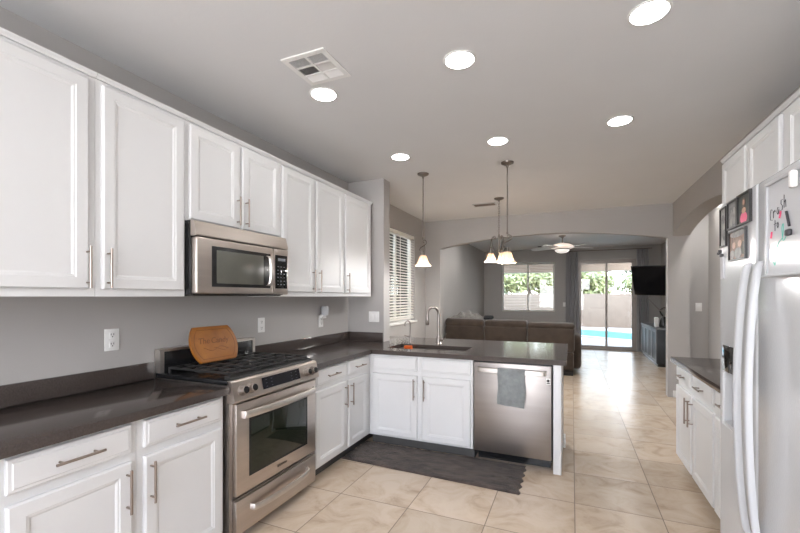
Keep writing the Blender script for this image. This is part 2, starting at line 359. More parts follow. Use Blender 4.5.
def window(name, fr, x0, x1, z0, z1, fn, d0, d1, mull=.5, m='vinyl', w=.045):
    # fn(a, z, d): frame in a wall opening, two sashes and panes
    root = thing(name, None, None, fn((x0+x1)/2, z0, (d0+d1)/2), kind='structure')
    us = [x0, x0+w, x1-w, x1]; vs = [z0, z0+w, z1-w, z1]
    MB().cells(us, vs, lambda i, j: i == 1 and j == 1, fn, d0, d1).build('window_frame', M[m], root, smooth=False)
    xm = x0+(x1-x0)*mull
    MB().prism([(xm-.022, z0+w), (xm+.022, z0+w), (xm+.022, z1-w), (xm-.022, z1-w)], fn, d0+.008, d1-.008).build('mullion', M[m], root, smooth=False)
    for a, b in ((x0+w, xm-.022), (xm+.022, x1-w)):
        MB().prism([(a, z0+w), (b, z0+w), (b, z1-w), (a, z1-w)], fn, (d0+d1)/2-.003, (d0+d1)/2+.003).build('pane', M['glass'], root, smooth=False)
    return root
w1 = window('window_1', None, W1[0]+.002, W1[1]-.002, W1[2]+.002, W1[3]-.002, YZf, LX-.12, LX-.075)
MB().box(LX-.07, LX+.035, W1[0]-.03, W1[1]+.03, W1[2]-.03, W1[2]+.002, .006).build('window_sill', M['trim'], w1)
window('window_2', None, WF[0]+.002, WF[1]-.002, WF[2]+.002, WF[3]-.002, XZf, FY+.06, FY+.11, m='vinyl')
# sliding door: fixed and moving panel
sl = thing('door_1', None, None, ((SL[0]+SL[1])/2, FY+.08, 0), kind='structure')
w = .045
MB().cells([SL[0]+.002, SL[0]+w, SL[1]-w, SL[1]-.002], [.001, .035, SL[3]-w, SL[3]-.002], lambda i, j: i == 1 and j == 1, XZf, FY+.03, FY+.13).build('door_frame', M['alu'], sl, smooth=False)
xm = .845
for a, b, y in ((SL[0]+w+.001, xm+.028, FY+.085), (xm-.028, SL[1]-w-.001, FY+.045)):
    p = MB().cells([a, a+.05, b-.05, b], [.037, .10, SL[3]-w-.06, SL[3]-w-.002], lambda i, j: i == 1 and j == 1, XZf, y, y+.035).build('sliding_panel', M['alu'], sl, smooth=False)
    MB().prism([(a+.05, .10), (b-.05, .10), (b-.05, SL[3]-w-.06), (a+.05, SL[3]-w-.06)], XZf, y+.015, y+.02).build('pane', M['glass'], p, smooth=False)
MB().box(xm+.0, xm+.02, FY+.02, FY+.044, 1.0, 1.2, .005).build('door_handle', M['nickel'], sl)

# blinds
b = thing('window_blind', 'white horizontal slat blind on the tall nook window beside the kitchen', 'blind', (LX-.03, 5.6, 1.06))
MB().box(LX-.065, LX-.005, W1[0]+.01, W1[1]-.01, 2.355, 2.41, .006).build('headrail', M['blind'], b)
m = MB()
for k in range(30):
    z = 1.105+k*.0425; mt = Matrix.Translation((LX-.035, 5.6175, z)) @ Matrix.Rotation(math.radians(26), 4, 'Y')
    m.box(-.024, .024, -.575, .575, -.0014, .0014, mtx=mt)
m.build('slats', M['blind'], b, smooth=False)
for y in (5.2, 5.62, 6.05): MB().box(LX-.011, LX-.0095, y-.009, y+.009, 1.09, 2.36).build('ladder_tape', M['blind'], b, smooth=False)
MB().box(LX-.06, LX-.012, W1[0]+.02, W1[1]-.02, 1.062, 1.082, .005).build('bottom_rail', M['blind'], b)
b = thing('window_blind', 'white open slat blind on the living room window beside the sliding door', 'blind', (-1.16, FY+.03, 1.0))
MB().box(WF[0]+.01, WF[1]-.01, FY+.005, FY+.05, 2.325, 2.38, .006).build('headrail', M['blind'], b)
m = MB()
for k in range(29): z = 1.06+k*.0438; m.box(WF[0]+.015, WF[1]-.015, FY+.008, FY+.052, z-.0013, z+.0013)
m.build('slats', M['blind'], b, smooth=False)
MB().box(WF[0]+.015, WF[1]-.015, FY+.01, FY+.05, 1.0, 1.018, .005).build('bottom_rail', M['blind'], b)

# ------------------------------------------------------------------ cabinets
FL = lambda u, v, w: (-1.795+w, u, v)       # left run, facing +x
FP = lambda u, v, w: (u, 3.445-w, v)        # peninsula, facing the camera
FR = lambda u, v, w: (.815-w, u, v)         # right run, facing -x
FU = lambda u, v, w: (-2.065+w, u, v)       # left uppers
FT = lambda u, v, w: (1.075-w, u, v)        # right uppers
def fbox(F, u0, u1, v0, v1, w0, w1, bev=0, mb=None):
    a, b = F(u0, v0, w0), F(u1, v1, w1); q = [sorted((a[k], b[k])) for k in range(3)]
    return (mb or MB()).box(q[0][0], q[0][1], q[1][0], q[1][1], q[2][0], q[2][1], bev)
def panel(F, u0, u1, v0, v1, t=.02, st=.058, flat=False):
    # framed slab: edge round-over, stile, routed step, recessed field
    rect = lambda i, w: [F(u0+i, v0+i, w), F(u1-i, v0+i, w), F(u1-i, v1-i, w), F(u0+i, v1-i, w)]
    if flat: secs = [rect(0, .0005), rect(0, t-.008), rect(.004, t-.004), rect(.014, t-.0035), rect(.018, t), rect(.03, t)]
    else: secs = [rect(0, .0005), rect(0, t-.006), rect(.006, t), rect(st-.006, t), rect(st-.004, t-.0025), rect(st+.004, t-.0035), rect(st+.012, t-.008), rect(st+.014, t-.008)]
    return MB().strip(secs)
def pull(F, parent, u, v, L, vert, t=.02):
    so = .032; r = .0055
    P = (lambda s, w: F(u, v+s, w)) if vert else (lambda s, w: F(u+s, v, w))
    m = MB(); m.cyl(P(-L/2, t+so), P(L/2, t+so), r, 12)
    for s in (-L/2+.025, L/2-.025): m.cyl(P(s, t), P(s, t+so), .0042, 10)
    return m.build('handle', M['pull'], parent)
def cabinet(name, label, F, u0, u1, v0, v1, depth, doors, drawers, group, toe=True, hollow=False):
    root = thing(name, label, 'cabinet', F((u0+u1)/2, 0 if toe else v0, -depth/2), group)
    g = .0008
    if hollow: MB().strip([[F(u, v, w) for w, v in ((-depth, v0), (0, v0), (0, v1), (-.02, v1), (-.02, .70), (-depth, .70))] for u in (u0+g, u1-g)]).build('body', M['cab'], root, smooth=False)
    else: fbox(F, u0+g, u1-g, v0, v1, -depth, 0).build('body', M['cab'], root, smooth=False)
    if toe: fbox(F, u0+g, u1-g, .001, v0-.0005, -depth, -.07).build('toe_kick', M['toe'], root, smooth=False)
    for (a, b, c, d, hu, hv) in doors:
        p = panel(F, a, b, c, d).build('door', M['cab'], root, smooth=False)
        if hu is not None: pull(F, p, hu, hv, .19, True)
    for (a, b, c, d, hl) in drawers:
        p = panel(F, a, b, c, d, flat=True).build('drawer', M['cab'], root, smooth=False)
        if hl: pull(F, p, (a+b)/2, (c+d)/2, hl, False)
    return root
DZ = (.115, .695); RZ = (.735, .858); g1 = 'white base cabinets of the left run'
B = lambda a, b, hu: (a, b, *DZ, hu, .575)
D = lambda a, b, hl=.17: (a, b, *RZ, hl)
cabinet('base_cabinet', 'white base cabinet in front of the left edge of the photo, mostly out of frame', FL, .19, .69, .10, .872, .59, [B(.225, .655, .25)], [D(.225, .655)], g1)
cabinet('base_cabinet', 'white base cabinet at the left edge of the photo, its door pull on the right', FL, .69, 1.19, .10, .872, .59, [B(.735, 1.162, 1.137)], [D(.735, 1.162)], g1)
cabinet('base_cabinet', 'white base cabinet touching the near side of the steel range', FL, 1.19, 1.678, .10, .872, .59, [B(1.22, 1.655, 1.245)], [D(1.22, 1.655)], g1)
cabinet('base_cabinet', 'white base cabinet touching the far side of the steel range', FL, 2.512, 3.005, .10, .872, .59, [B(2.54, 2.985, 2.96)], [D(2.54, 2.985)], g1)
cabinet('base_cabinet', 'narrow white base cabinet in the inner corner beside the sink cabinets', FL, 3.005, 4.055, .10, .872, .59, [B(3.03, 3.375, 3.055)], [D(3.03, 3.375)], g1)
g2 = 'white sink cabinets of the peninsula'
for lab, a, b, da, db, hu in (('white sink cabinet at the left end of the peninsula, beside the corner', -1.794, -1.272, -1.755, -1.298, -1.323), ('white sink cabinet touching the left side of the dishwasher', -1.272, -.786, -1.250, -.806, -1.225)):
    cabinet('sink_cabinet', lab, FP, a, b, .10, .872, .60, [(da, db, .115, .695, hu, .575)], [(da, db, *RZ, 0)], g2, hollow=True)
g3 = 'white base cabinets by the refrigerator'
cabinet('base_cabinet', 'white base cabinet at the far end of the right hand counter', FR, 3.515, 3.985, .10, .872, .485, [B(3.535, 3.975, 3.56)], [(3.535, 3.975, *RZ, .14)], g3)
cabinet('base_cabinet', 'middle white base cabinet of the right hand counter', FR, 3.02, 3.515, .10, .872, .485, [B(3.04, 3.495, 3.47)], [(3.04, 3.495, *RZ, .14)], g3)
cabinet('base_cabinet', 'white base cabinet against the side of the refrigerator, nearly hidden', FR, 2.10, 3.02, .10, .872, .485, [B(2.57, 3.0, 2.60), B(2.12, 2.55, 2.15)], [(2.57, 3.0, *RZ, .14), (2.12, 2.55, *RZ, .14)], g3)
g4 = 'white wall cabinets of the left run'
U = (1.455, 2.428); UZ = (1.42, 2.446)
def upper(label, F, u0, u1, v0, v1, depth, doors, group):
    r = cabinet('wall_cabinet', label, F, u0, u1, v0, v1, depth, doors, [], group, toe=False)
    g = .0008
    prof = [(-.02, v1+.0005), (.010, v1+.0005), (.012, v1+.006), (.020, v1+.014), (.022, v1+.022), (-.02, v1+.022)]
    MB().strip([[F(u, v, w) for w, v in prof] for u in (u0+g, u1-g)]).build('crown', M['cab'], r, smooth=False)
    return r
uh = 1.555
upper('white wall cabinet at the left edge of the photo, mostly cut off', FU, .19, 1.175, *UZ, .32, [(.22, .66, *U, .245, uh), (.69, 1.14, *U, 1.13, uh)], g4)
upper('white wall cabinet touching the near side of the microwave cabinet', FU, 1.175, 1.652, *UZ, .32, [(1.20, 1.635, *U, 1.22, uh)], g4)
upper('short white wall cabinet with two doors above the steel microwave', FU, 1.652, 2.468, 1.866, 2.446, .32, [(1.675, 2.055, 1.875, 2.428, 2.03, 1.985), (2.08, 2.455, 1.875, 2.428, 2.105, 1.985)], g4)
upper('white wall cabinet touching the far side of the microwave', FU, 2.468, 2.918, *UZ, .32, [(2.49, 2.90, *U, 2.875, uh)], g4)
upper('two door white wall cabinet at the far end beside the return wall', FU, 2.918, 4.0, *UZ, .32, [(2.94, 3.385, *U, 2.965, uh), (3.425, 3.955, *U, 3.45, uh)], g4)
g5 = 'white wall cabinets above the refrigerator'
T = (1.895, 2.428)
upper('white wall cabinet with closed door farthest along the wall above the refrigerator', FT, 3.335, 3.83, 1.87, 2.446, .23, [(3.36, 3.80, *T, None, 0)], g5)
upper('white wall cabinet in the middle of the row above the refrigerator', FT, 2.845, 3.335, 1.87, 2.446, .23, [(2.875, 3.315, *T, None, 0)], g5)
upper('white wall cabinet at the right edge of the photo above the refrigerator', FT, 1.9, 2.845, 1.87, 2.446, .23, [(2.39, 2.80, *T, None, 0), (1.93, 2.36, *T, None, 0)], g5)

# ------------------------------------------------------------------ worktops
cz0, cz1 = .874, .914
t = thing('worktop', 'dark brown quartz worktop left of the range under the near wall cabinets', 'worktop', (-2.07, .9, cz0))
MB().box(LX+.002, -1.755, .1, 1.688, cz0, cz1, .003).build('slab', M['quartz'], t)
MB().box(LX+.001, LX+.021, .1, 1.688, cz1+.0005, 1.016, .003).build('backsplash', M['quartz'], t)
t = thing('worktop', 'dark brown quartz worktop turning the corner from the range to the sink peninsula', 'worktop', (-1.6, 3.9, cz0))
SK = (-1.68, -.91, 3.60, 3.97)
xs = [LX+.002, -1.933, -1.755, SK[0], SK[1], -.04]; ys = [2.508, 3.415, SK[2], SK[3], 4.058, 4.222, 4.66]
def hole(i, j):
    if j == 0 and i >= 2: return True
    if i == 3 and j == 2: return True
    return i == 0 and j == 4
MB().cells(xs, ys, hole, XYf, cz0, cz1).build('slab', M['quartz'], t, smooth=False)
MB().box(LX+.001, LX+.021, 2.508, 4.058, cz1+.0005, 1.016, .003).build('backsplash', M['quartz'], t)
MB().box(LX+.022, -1.937, 4.038, 4.058, cz1+.0005, 1.016, .003).build('backsplash', M['quartz'], t)
t = thing('worktop', 'dark brown quartz worktop on the right hand cabinets beside the refrigerator', 'worktop', (1.03, 3.0, cz0))
MB().box(.765, RX-.001, 2.05, 4.02, cz0, cz1, .003).build('slab', M['quartz'], t)
# peninsula end panel
tag(MB().box(-.138, -.077, 3.43, 4.063, .001, .872, .003).build('end_panel', M['cab']), 'white upright panel closing the peninsula beside the dishwasher', 'panel')

# sink
t = thing('sink', 'stainless undermount sink bowl set into the peninsula worktop', 'sink', (-1.28, 3.785, .70))
def rr(x0, x1, y0, y1, r, z, n=5):
    out = []
    for cx, cy, a in ((x1-r, y1-r, 0), (x0+r, y1-r, 90), (x0+r, y0+r, 180), (x1-r, y0+r, 270)):
        for k in range(n+1): q = math.radians(a+90*k/n); out.append((cx+r*math.cos(q), cy+r*math.sin(q), z))
    return out
e = .003
MB().strip([rr(SK[0]+e, SK[1]-e, SK[2]+e, SK[3]-e, .02, .712), rr(SK[0]+e, SK[1]-e, SK[2]+e, SK[3]-e, .02, cz0-.003), rr(SK[0]+.010, SK[1]-.010, SK[2]+.010, SK[3]-.010, .05, cz0-.002),
            rr(SK[0]+.014, SK[1]-.014, SK[2]+.014, SK[3]-.014, .05, cz0-.008), rr(SK[0]+.032, SK[1]-.032, SK[2]+.032, SK[3]-.032, .05, .74), rr(SK[0]+.07, SK[1]-.07, SK[2]+.07, SK[3]-.07, .04, .722)]).build('bowl', M['sinksteel'], t, ang=50)
MB().lathe((-1.28, 3.80, .7225), [(.045, 0), (.045, .003), (.03, .002), (0, .001)], 20).build('drain', M['chrome'], t)
tag(MB().box(-1.625, -1.535, 3.895, 3.932, .815, .905, .012, 3).build('sponge', M['orange']), 'orange sponge at the back rim of the sink bowl', 'sponge')
o = bpy.data.objects['sponge']

# faucets
def faucet(label, x, y, h, reach, ang, r, lever):
    cz1 = .9145
    t = thing('faucet', label, 'faucet', (x, y, cz1))
    dx, dy = math.cos(ang), math.sin(ang)
    MB().lathe((x, y, cz1), [(r*2.1, 0), (r*2.1, .006), (r*1.5, .012), (r*1.4, .075), (r, .085)], 24).build('body', M['nickel'], t)
    R = reach/2; zc = cz1+h-R
    pts = [(x, y, cz1+.08), (x, y, zc-.08)] + [(x+dx*R*(1-math.cos(a)), y+dy*R*(1-math.cos(a)), zc+R*math.sin(a)) for a in [PI*k/14 for k in range(14)]]
    pts.append((x+dx*reach, y+dy*reach, zc-.01))
    MB().tube(pts, r*.85, 12).build('spout', M['nickel'], t)
    if lever:
        MB().lathe((x+dx*reach, y+dy*reach, zc-.11), [(r*.9, 0), (r*1.25, .01), (r*1.15, .07), (r*.88, .1)], 18).build('spray_head', M['nickel'], t)
        MB().cyl((x+.02, y, cz1+.05), (x+.055, y, cz1+.05), r*.95, 14).tube([(x+.05, y, cz1+.05), (x+.07, y-.01, cz1+.075), (x+.09, y-.02, cz1+.12)], [.007, .006, .005], 8).build('lever', M['nickel'], t)
    else:
        MB().tube([(x, y, cz1+.055), (x-.03, y-.01, cz1+.07), (x-.065, y-.015, cz1+.078)], [.007, .006, .005], 8).build('lever', M['nickel'], t)
faucet('tall gooseneck brushed nickel faucet behind the sink', -1.30, 4.075, .39, .145, math.radians(-125), .0155, True)
faucet('small thin filtered water faucet at the back left of the sink', -1.63, 4.10, .24, .09, math.radians(-110), .008, False)

# ------------------------------------------------------------------ range
y0, y1 = 1.692, 2.502; xf = -1.735
t = thing('range', 'stainless slide in gas range between the left run cabinets', 'stove', (-2.05, (y0+y1)/2, 0))
MB().box(-2.37, xf-.030, y0+.001, y1-.001, .06, .818).build('body', M['steel_v'], t, smooth=False)
MB().box(-2.33, xf-.09, y0+.02, y1-.02, .001, .0595).build('plinth', M['black'], t)
MB().box(-2.37, xf-.03, y0, y1, .9185, .945, .004).build('cooktop', M['black'], t)
# sloped control panel
pr = [(xf-.044, .82), (xf+.008, .822), (xf+.012, .832), (xf-.012, .934), (xf-.022, .944), (xf-.044, .946)]
MB().strip([[(x, y, z) for x, z in pr] for y in (y0-.0, y1+.0)]).build('control_panel', M['steel'], t, smooth=False)
sl_n = Vector((.974, 0, .227)); sl_u = Vector((-.227, 0, .974))
def on_panel(y, s, d): c = Vector((xf+.012, y, .832))+sl_u*s+sl_n*d; return tuple(c)
YS = .022
def slab_on_panel(a, b, s0, s1, d0, d1): return MB().strip([[on_panel(a, s0, d), on_panel(b, s0, d), on_panel(b, s1, d), on_panel(a, s1, d)] for d in (d0, d1)])
dp = slab_on_panel(1.925, 2.285, .022, .092, .0003, .004).build('display', M['display'], t, smooth=False)
for k in range(7):
    a = 1.95+k*.048
    if 2.03 < a < 2.17: continue
    for s in (.034, .055, .076):
        slab_on_panel(a, a+.013, s, s+.0018, .0042, .0048).build('button_mark', M['mark'], dp, smooth=False)
for y in (1.757, 1.827, 2.362, 2.430):
    p = Vector(on_panel(y, .052, .0004))
    k = MB().lathe(p, [(.030, 0), (.030, .006), (.025, .010), (.023, .03), (.019, .034), (0, .034)], 24, sl_n).build('knob', M['nickel'], t)
    MB().lathe(p+sl_n*.0342, [(.0195, 0), (.019, .004), (0, .004)], 20, sl_n).build('knob_cap', M['black'], k)
MB().box(-2.37, xf-.045, y0+.001, y1-.001, .8185, .918).build('cooktop_base', M['steel_v'], t, smooth=False)
for a, b in ((y0+.02, (y0+y1)/2-.002), ((y0+y1)/2+.002, y1-.02)):
    MB().strip([[(xf-.085, y, .9455), (xf-.034, y, .9455), (xf-.038, y, .957), (xf-.085, y, .966)] for y in (a, b)]).build('front_rail', M['iron'], t, smooth=False)
def strap(hp, hw, th): return MB().strip([[(p.x-th, p.y, p.z-hw), (p.x+th*.3, p.y, p.z-hw), (p.x+th, p.y, p.z-hw*.4), (p.x+th, p.y, p.z+hw*.4), (p.x+th*.3, p.y, p.z+hw), (p.x-th, p.y, p.z+hw)] for p in hp])
d0, d1 = y0+.025, y1-.024
# oven door
MB().box(xf-.0295, xf-.001, d0, d1, .287, .808, .004).build('oven_door', M['steel'], t); dr = t.children[-1]
def find(parent, stem): return [c for c in parent.children if c.name.split('.')[0] == stem][-1]
dr = find(t, 'oven_door')
MB().box(xf-.0008, xf+.0015, 1.83, 2.36, .385, .695, .001).build('oven_window', M['ovenglass'], dr)
MB().cells([1.815, 1.831, 2.359, 2.375], [.37, .386, .694, .71], lambda i, j: i == 1 and j == 1, YZf, xf-.0008, xf+.0012).build('window_surround', M['black'], dr, smooth=False)
hp = smooth_curve([(xf+.004, d0+.04, .745), (xf+.03, d0+.055, .745), (xf+.046, d0+.2, .745), (xf+.052, (y0+y1)/2, .745), (xf+.046, d1-.2, .745), (xf+.03, d1-.055, .745), (xf+.004, d1-.04, .745)], 6)
strap(hp, .020, .008).build('handle', M['chrome'], dr)
MB().box(xf-.0008, xf+.002, 2.06, 2.15, .325, .338, .0008).build('badge', M['bronze'], dr)
MB().box(xf-.0295, xf-.001, d0, d1, .065, .258, .004).build('warming_drawer', M['steel'], t); dw = find(t, 'warming_drawer')
MB().box(xf-.0295, xf-.008, d0, d1, .264, .272, .001).build('drawer_rail', M['steel_v'], t)
hp = smooth_curve([(xf+.003, y0+.13, .19), (xf+.03, y0+.15, .185), (xf+.045, y0+.25, .183), (xf+.05, (y0+y1)/2, .183), (xf+.045, y1-.25, .183), (xf+.03, y1-.15, .187), (xf+.003, y1-.13, .195)], 6)
strap(hp, .017, .007).build('handle', M['chrome'], dw)
# back guard
MB().box(-2.375, -2.335, y0+.03, y1-.028, .946, 1.075, .004).build('back_guard', M['black'], t)
MB().strip([[(x, y, z) for x, y, z in q] for q in ([(-2.379, y0+.002, .946), (-2.330, y0+.002, .946), (-2.330, y0+.03, .946), (-2.379, y0+.03, .946)], [(-2.379, y0+.002, 1.092), (-2.330, y0+.002, 1.092), (-2.330, y0+.03, 1.0755), (-2.379, y0+.03, 1.0755)],
           [(-2.379, y1-.001, 1.092), (-2.330, y1-.001, 1.092), (-2.330, y1-.027, 1.0755), (-2.379, y1-.027, 1.0755)], [(-2.379, y1-.001, .946), (-2.330, y1-.001, .946), (-2.330, y1-.027, .946), (-2.379, y1-.027, .946)])]).build('guard_trim', M['chrome'], t, smooth=False)
# burners and grates
for bx, by, r in ((-2.19, 1.88, .045), (-1.91, 1.88, .055), (-2.05, 2.095, .05), (-2.19, 2.31, .04), (-1.91, 2.31, .055)):
    bn = MB().lathe((bx, by, .9455), [(r, 0), (r*.95, .012), (r*.7, .014), (0, .014)], 20).build('burner', M['bronze'], t)
    MB().lathe((bx, by, .960), [(r*.72, 0), (r*.72, .008), (0, .009)], 20).build('burner_cap', M['iron'], bn)
for ya, yb in ((y0+.035, 1.955), (1.96, 2.232), (2.237, y1-.035)):
    m = MB(); xa, xb = -2.305, -1.80; zt = .983; rb = .0065
    for y in (ya+rb, (ya+yb)/2, yb-rb): m.box(xa, xb, y-rb, y+rb, zt-.012, zt, .002, 1)
    for k in range(6): x = xa+rb+(xb-xa-2*rb)*k/5; m.box(x-rb, x+rb, ya, yb, zt-.012, zt-.001, .002, 1)
    for x in (xa+rb, xb-rb):
        for y in (ya+rb, yb-rb): m.box(x-rb, x+rb, y-rb, y+rb, .946, zt-.008, .002, 1)
    m.build('grate', M['iron'], t)
# cutting board
t = thing('cutting_board', 'oval ended bamboo cutting board leaning on the range back guard', 'cutting board', (0, 0, 0))
def barrel(hw, hh, bulge, n=10):
    pts = [(-hw+bulge*(1-math.sin(PI*k/n)) if False else -hw+bulge*(2*k/n-1)**2, hh*(1-2*k/n)) for k in range(n+1)]
    return pts + [(-x, -y) for x, y in pts]
bf = lambda a, b, d: (a, b, d)
MB().prism(barrel(.188, .121, .045), bf, 0, .018, bev=.003).build('board', M['wood'], t)
gq = barrel(.163, .098, .040); gq2 = gq+[gq[0]]
MB().tube([(x, y, .0178) for x, y in gq], .0016, 6, closed=True).build('groove', M['burn'], t)
for word, wx_, wy_ in (('The', -.088, .022), ('Candy', .04, .02)):
    me = text_mesh(word, .057)
    o = bpy.data.objects.new('engraved_word', me); COL.objects.link(o); o.parent = t; o.location = (wx_, wy_, .0186); me.materials.append(M['burn']); ORG[o] = Vector((0, 0, 0))
MB().tube([(x, -.035+.012*math.sin(x*42), .0186) for x in [-.1+.2*k/30 for k in range(31)]], .0014, 5).tube([(x, -.04+.012*math.sin(x*42+2.2), .0186) for x in [-.02+.11*k/20 for k in range(21)]], .0012, 5).build('flourish', M['burn'], t)
lean = math.radians(70)   # local x -> +Y, local y -> up the board, local z -> out towards the room
zb = .985
ux, uy = Vector((0, 1, 0)), Vector((-math.cos(lean), 0, math.sin(lean))); uz = ux.cross(uy)
R3 = Matrix((ux, uy, uz)).transposed()
t.rotation_euler = R3.to_euler(); t.location = Vector((-2.229, 2.005, zb+.114))
ORG[t] = Vector(t.location)

# ------------------------------------------------------------------ microwave
y0, y1 = 1.655, 2.462; x1 = -1.972
t = thing('microwave', 'stainless over range microwave under the short wall cabinet', 'microwave', (-2.2, 2.09, 1.42))
MB().box(-2.385, x1-.05, y0, y1, 1.432, 1.863, .004).build('case', M['black'], t)
MB().box(-2.38, x1-.055, y0+.02, y1-.02, 1.423, 1.4315).build('underside', M['slot'], t)
pr = [(x1-.049, 1.771), (x1-.004, 1.773), (x1-.002, 1.78), (x1-.022, 1.858), (x1-.03, 1.862), (x1-.049, 1.862)]
MB().strip([[(x, y, z) for x, z in pr] for y in (y0, y1)]).build('vent_hood', M['steel'], t, smooth=False)
MB().box(x1-.049, x1, y0+.001, 2.30, 1.436, 1.767, .012, 3).build('door', M['steel'], t); d = find(t, 'door')
MB().box(x1-.003, x1+.0015, 1.76, 2.268, 1.478, 1.722, .004).build('door_surround', M['black'], d)
MB().box(x1+.0008, x1+.0028, 1.795, 2.195, 1.500, 1.700, .001).build('door_screen', M['mwglass'], d)
hp = smooth_curve([(x1+.002, 2.238, 1.705), (x1+.028, 2.238, 1.69), (x1+.040, 2.238, 1.64), (x1+.043, 2.238, 1.60), (x1+.040, 2.238, 1.56), (x1+.028, 2.238, 1.51), (x1+.002, 2.238, 1.495)], 5)
MB().strip([[(p.x-.005, p.y-.018, p.z), (p.x+.006, p.y-.013, p.z), (p.x+.006, p.y+.013, p.z), (p.x-.005, p.y+.018, p.z)] for p in hp]).build('handle', M['chrome'], d)
MB().box(x1-.049, x1-.001, 2.304, y1-.001, 1.436, 1.767, .006).build('panel_surround', M['steel'], t); q = find(t, 'panel_surround')
cp = MB().box(x1-.002, x1+.0015, 2.317, y1-.014, 1.478, 1.722, .002).build('control_panel', M['bglass'], q)
ps = find(t, 'panel_surround')
m = MB()
for r in range(6):
    for c in range(3): m.box(x1+.0012, x1+.0024, 2.338+c*.034, 2.352+c*.034, 1.505+r*.026, 1.510+r*.026)
m.build('button_marks', M['mark'], q, smooth=False)
MB().box(x1+.0012, x1+.0026, 2.345, 2.425, 1.68, 1.70).build('clock', M['mark'], q)

# ------------------------------------------------------------------ dishwasher and towel
xa, xb = -.782, -.142; yf = 3.418
t = thing('dishwasher', 'stainless dishwasher in the peninsula with a bar handle', 'dishwasher', (-.46, 3.75, 0))
MB().box(xa+.004, xb-.004, yf+.032, 4.05, .09, .868).build('tub', M['black'], t, smooth=False)
MB().box(xa+.006, xb-.008, yf, yf+.031, .105, .862, .006).build('door', M['steel_v'], t); d = find(t, 'door')
MB().box(xa+.02, xb-.02, yf+.13, 4.0, .001, .089).build('toe_kick', M['black'], t)
hp = smooth_curve([(xa+.045, yf, .805), (xa+.06, yf-.03, .805), (xa+.16, yf-.042, .805), ((xa+xb)/2, yf-.045, .805), (xb-.16, yf-.042, .805), (xb-.06, yf-.03, .805), (xb-.045, yf, .805)], 6)
MB().strip([[(p.x, p.y-.008, p.z-.018), (p.x, p.y+.006, p.z-.023), (p.x, p.y+.006, p.z+.021), (p.x, p.y-.008, p.z+.017)] for p in hp]).build('handle', M['chrome'], d)
s = MB().box(-.192, -.158, yf-.0015, yf+.001, .715, .765, .0005).build('badge', M['plastic'], d)
MB().lathe((-.175, yf-.0016, .746), [(.011, 0), (.011, .0008), (.0075, .0008), (.0075, 0)], 20, (0, -1, 0)).box(-.177, -.171, yf-.0026, yf-.0016, .743, .749).box(-.187, -.163, yf-.0026, yf-.0016, .722, .730).build('emblem', M['slot'], d)
def towel():
    m = MB(); n = 26; yh = yf-.045; path = []
    for k in range(15): path.append((yf-.028, .60+k*.0145))
    for k in range(1, 8): a = PI*k/8; path.append((yh+.004+.016*math.cos(a), .8065+.0235*math.sin(a)))
    for k in range(22): path.append((yh-.014-.004*min(1, k/6), .803-k*.0125))
    secs = []
    for side in (0, 1):
        pass
    b = bmesh.new(); G = []
    for i, (y, z) in enumerate(path):
        row = []
        for k in range(n+1):
            u = k/n; down = max(0, (i-22)/21)
            x = -.562+.214*u+.004*math.sin(z*30+u)
            yy = y-(.004+.007*down)*abs(math.sin(u*7.5+z*4))*(1 if i > 21 else .2) - (.006 if i > 21 else 0)*down
            zz = z - (down*(.022*u+.003*math.sin(u*6)) if i > 21 else 0)
            row.append(b.verts.new((x, yy, zz)))
        G.append(row)
    for a, c in zip(G, G[1:]):
        for k in range(n): b.faces.new((a[k], a[k+1], c[k+1], c[k]))
    bmesh.ops.recalc_face_normals(b, faces=b.faces[:])
    bmesh.ops.solidify(b, geom=b.faces[:], thickness=.005); m._merge(b); return m
tag(towel().build('dish_towel', M['towel'], ang=80), 'grey towel draped over the dishwasher handle', 'towel')

# rug
def rug():
    b = bmesh.new(); nx, ny = 90, 34; G = []
    x0, x1 = -1.86, -.35
    for j in range(ny+1):
        v = j/ny; row = []
        for i in range(nx+1):
            u = i/nx; edge = .010*math.sin(v*2*PI*5)
            x = x0+(x1-x0)*u+edge*((u > .5)*2-1)*min(1, abs(u-.5)*2)**8; y = 2.975+.06*(1-u)+(.52-.06*(1-u))*v
            rim = min(u*(x1-x0), (1-u)*(x1-x0), v*.48, (1-v)*.48)
            h = .016*min(1, rim/.02)**.5 if rim > 0 else 0
            z = .003+h*(.75+.35*noise.noise((x*28, y*28, 0)))+.0025*math.sin(v*2*PI*13)*min(1, rim/.03)
            row.append(b.verts.new((x, y, max(.002, z))))
        G.append(row)
    for a, c in zip(G, G[1:]):
        for i in range(nx): b.faces.new((a[i], a[i+1], c[i+1], c[i]))
    ed = [e for e in b.edges if e.is_boundary]
    r = bmesh.ops.extrude_edge_only(b, edges=ed)
    for v in [q for q in r['geom'] if isinstance(q, bmesh.types.BMVert)]: v.co.z = .0008
    bmesh.ops.recalc_face_normals(b, faces=b.faces[:]); m = MB(); m._merge(b); return m
tag(rug().build('rug', M['rug'], ang=80), 'dark grey brown shaggy runner rug in front of the sink', 'rug')

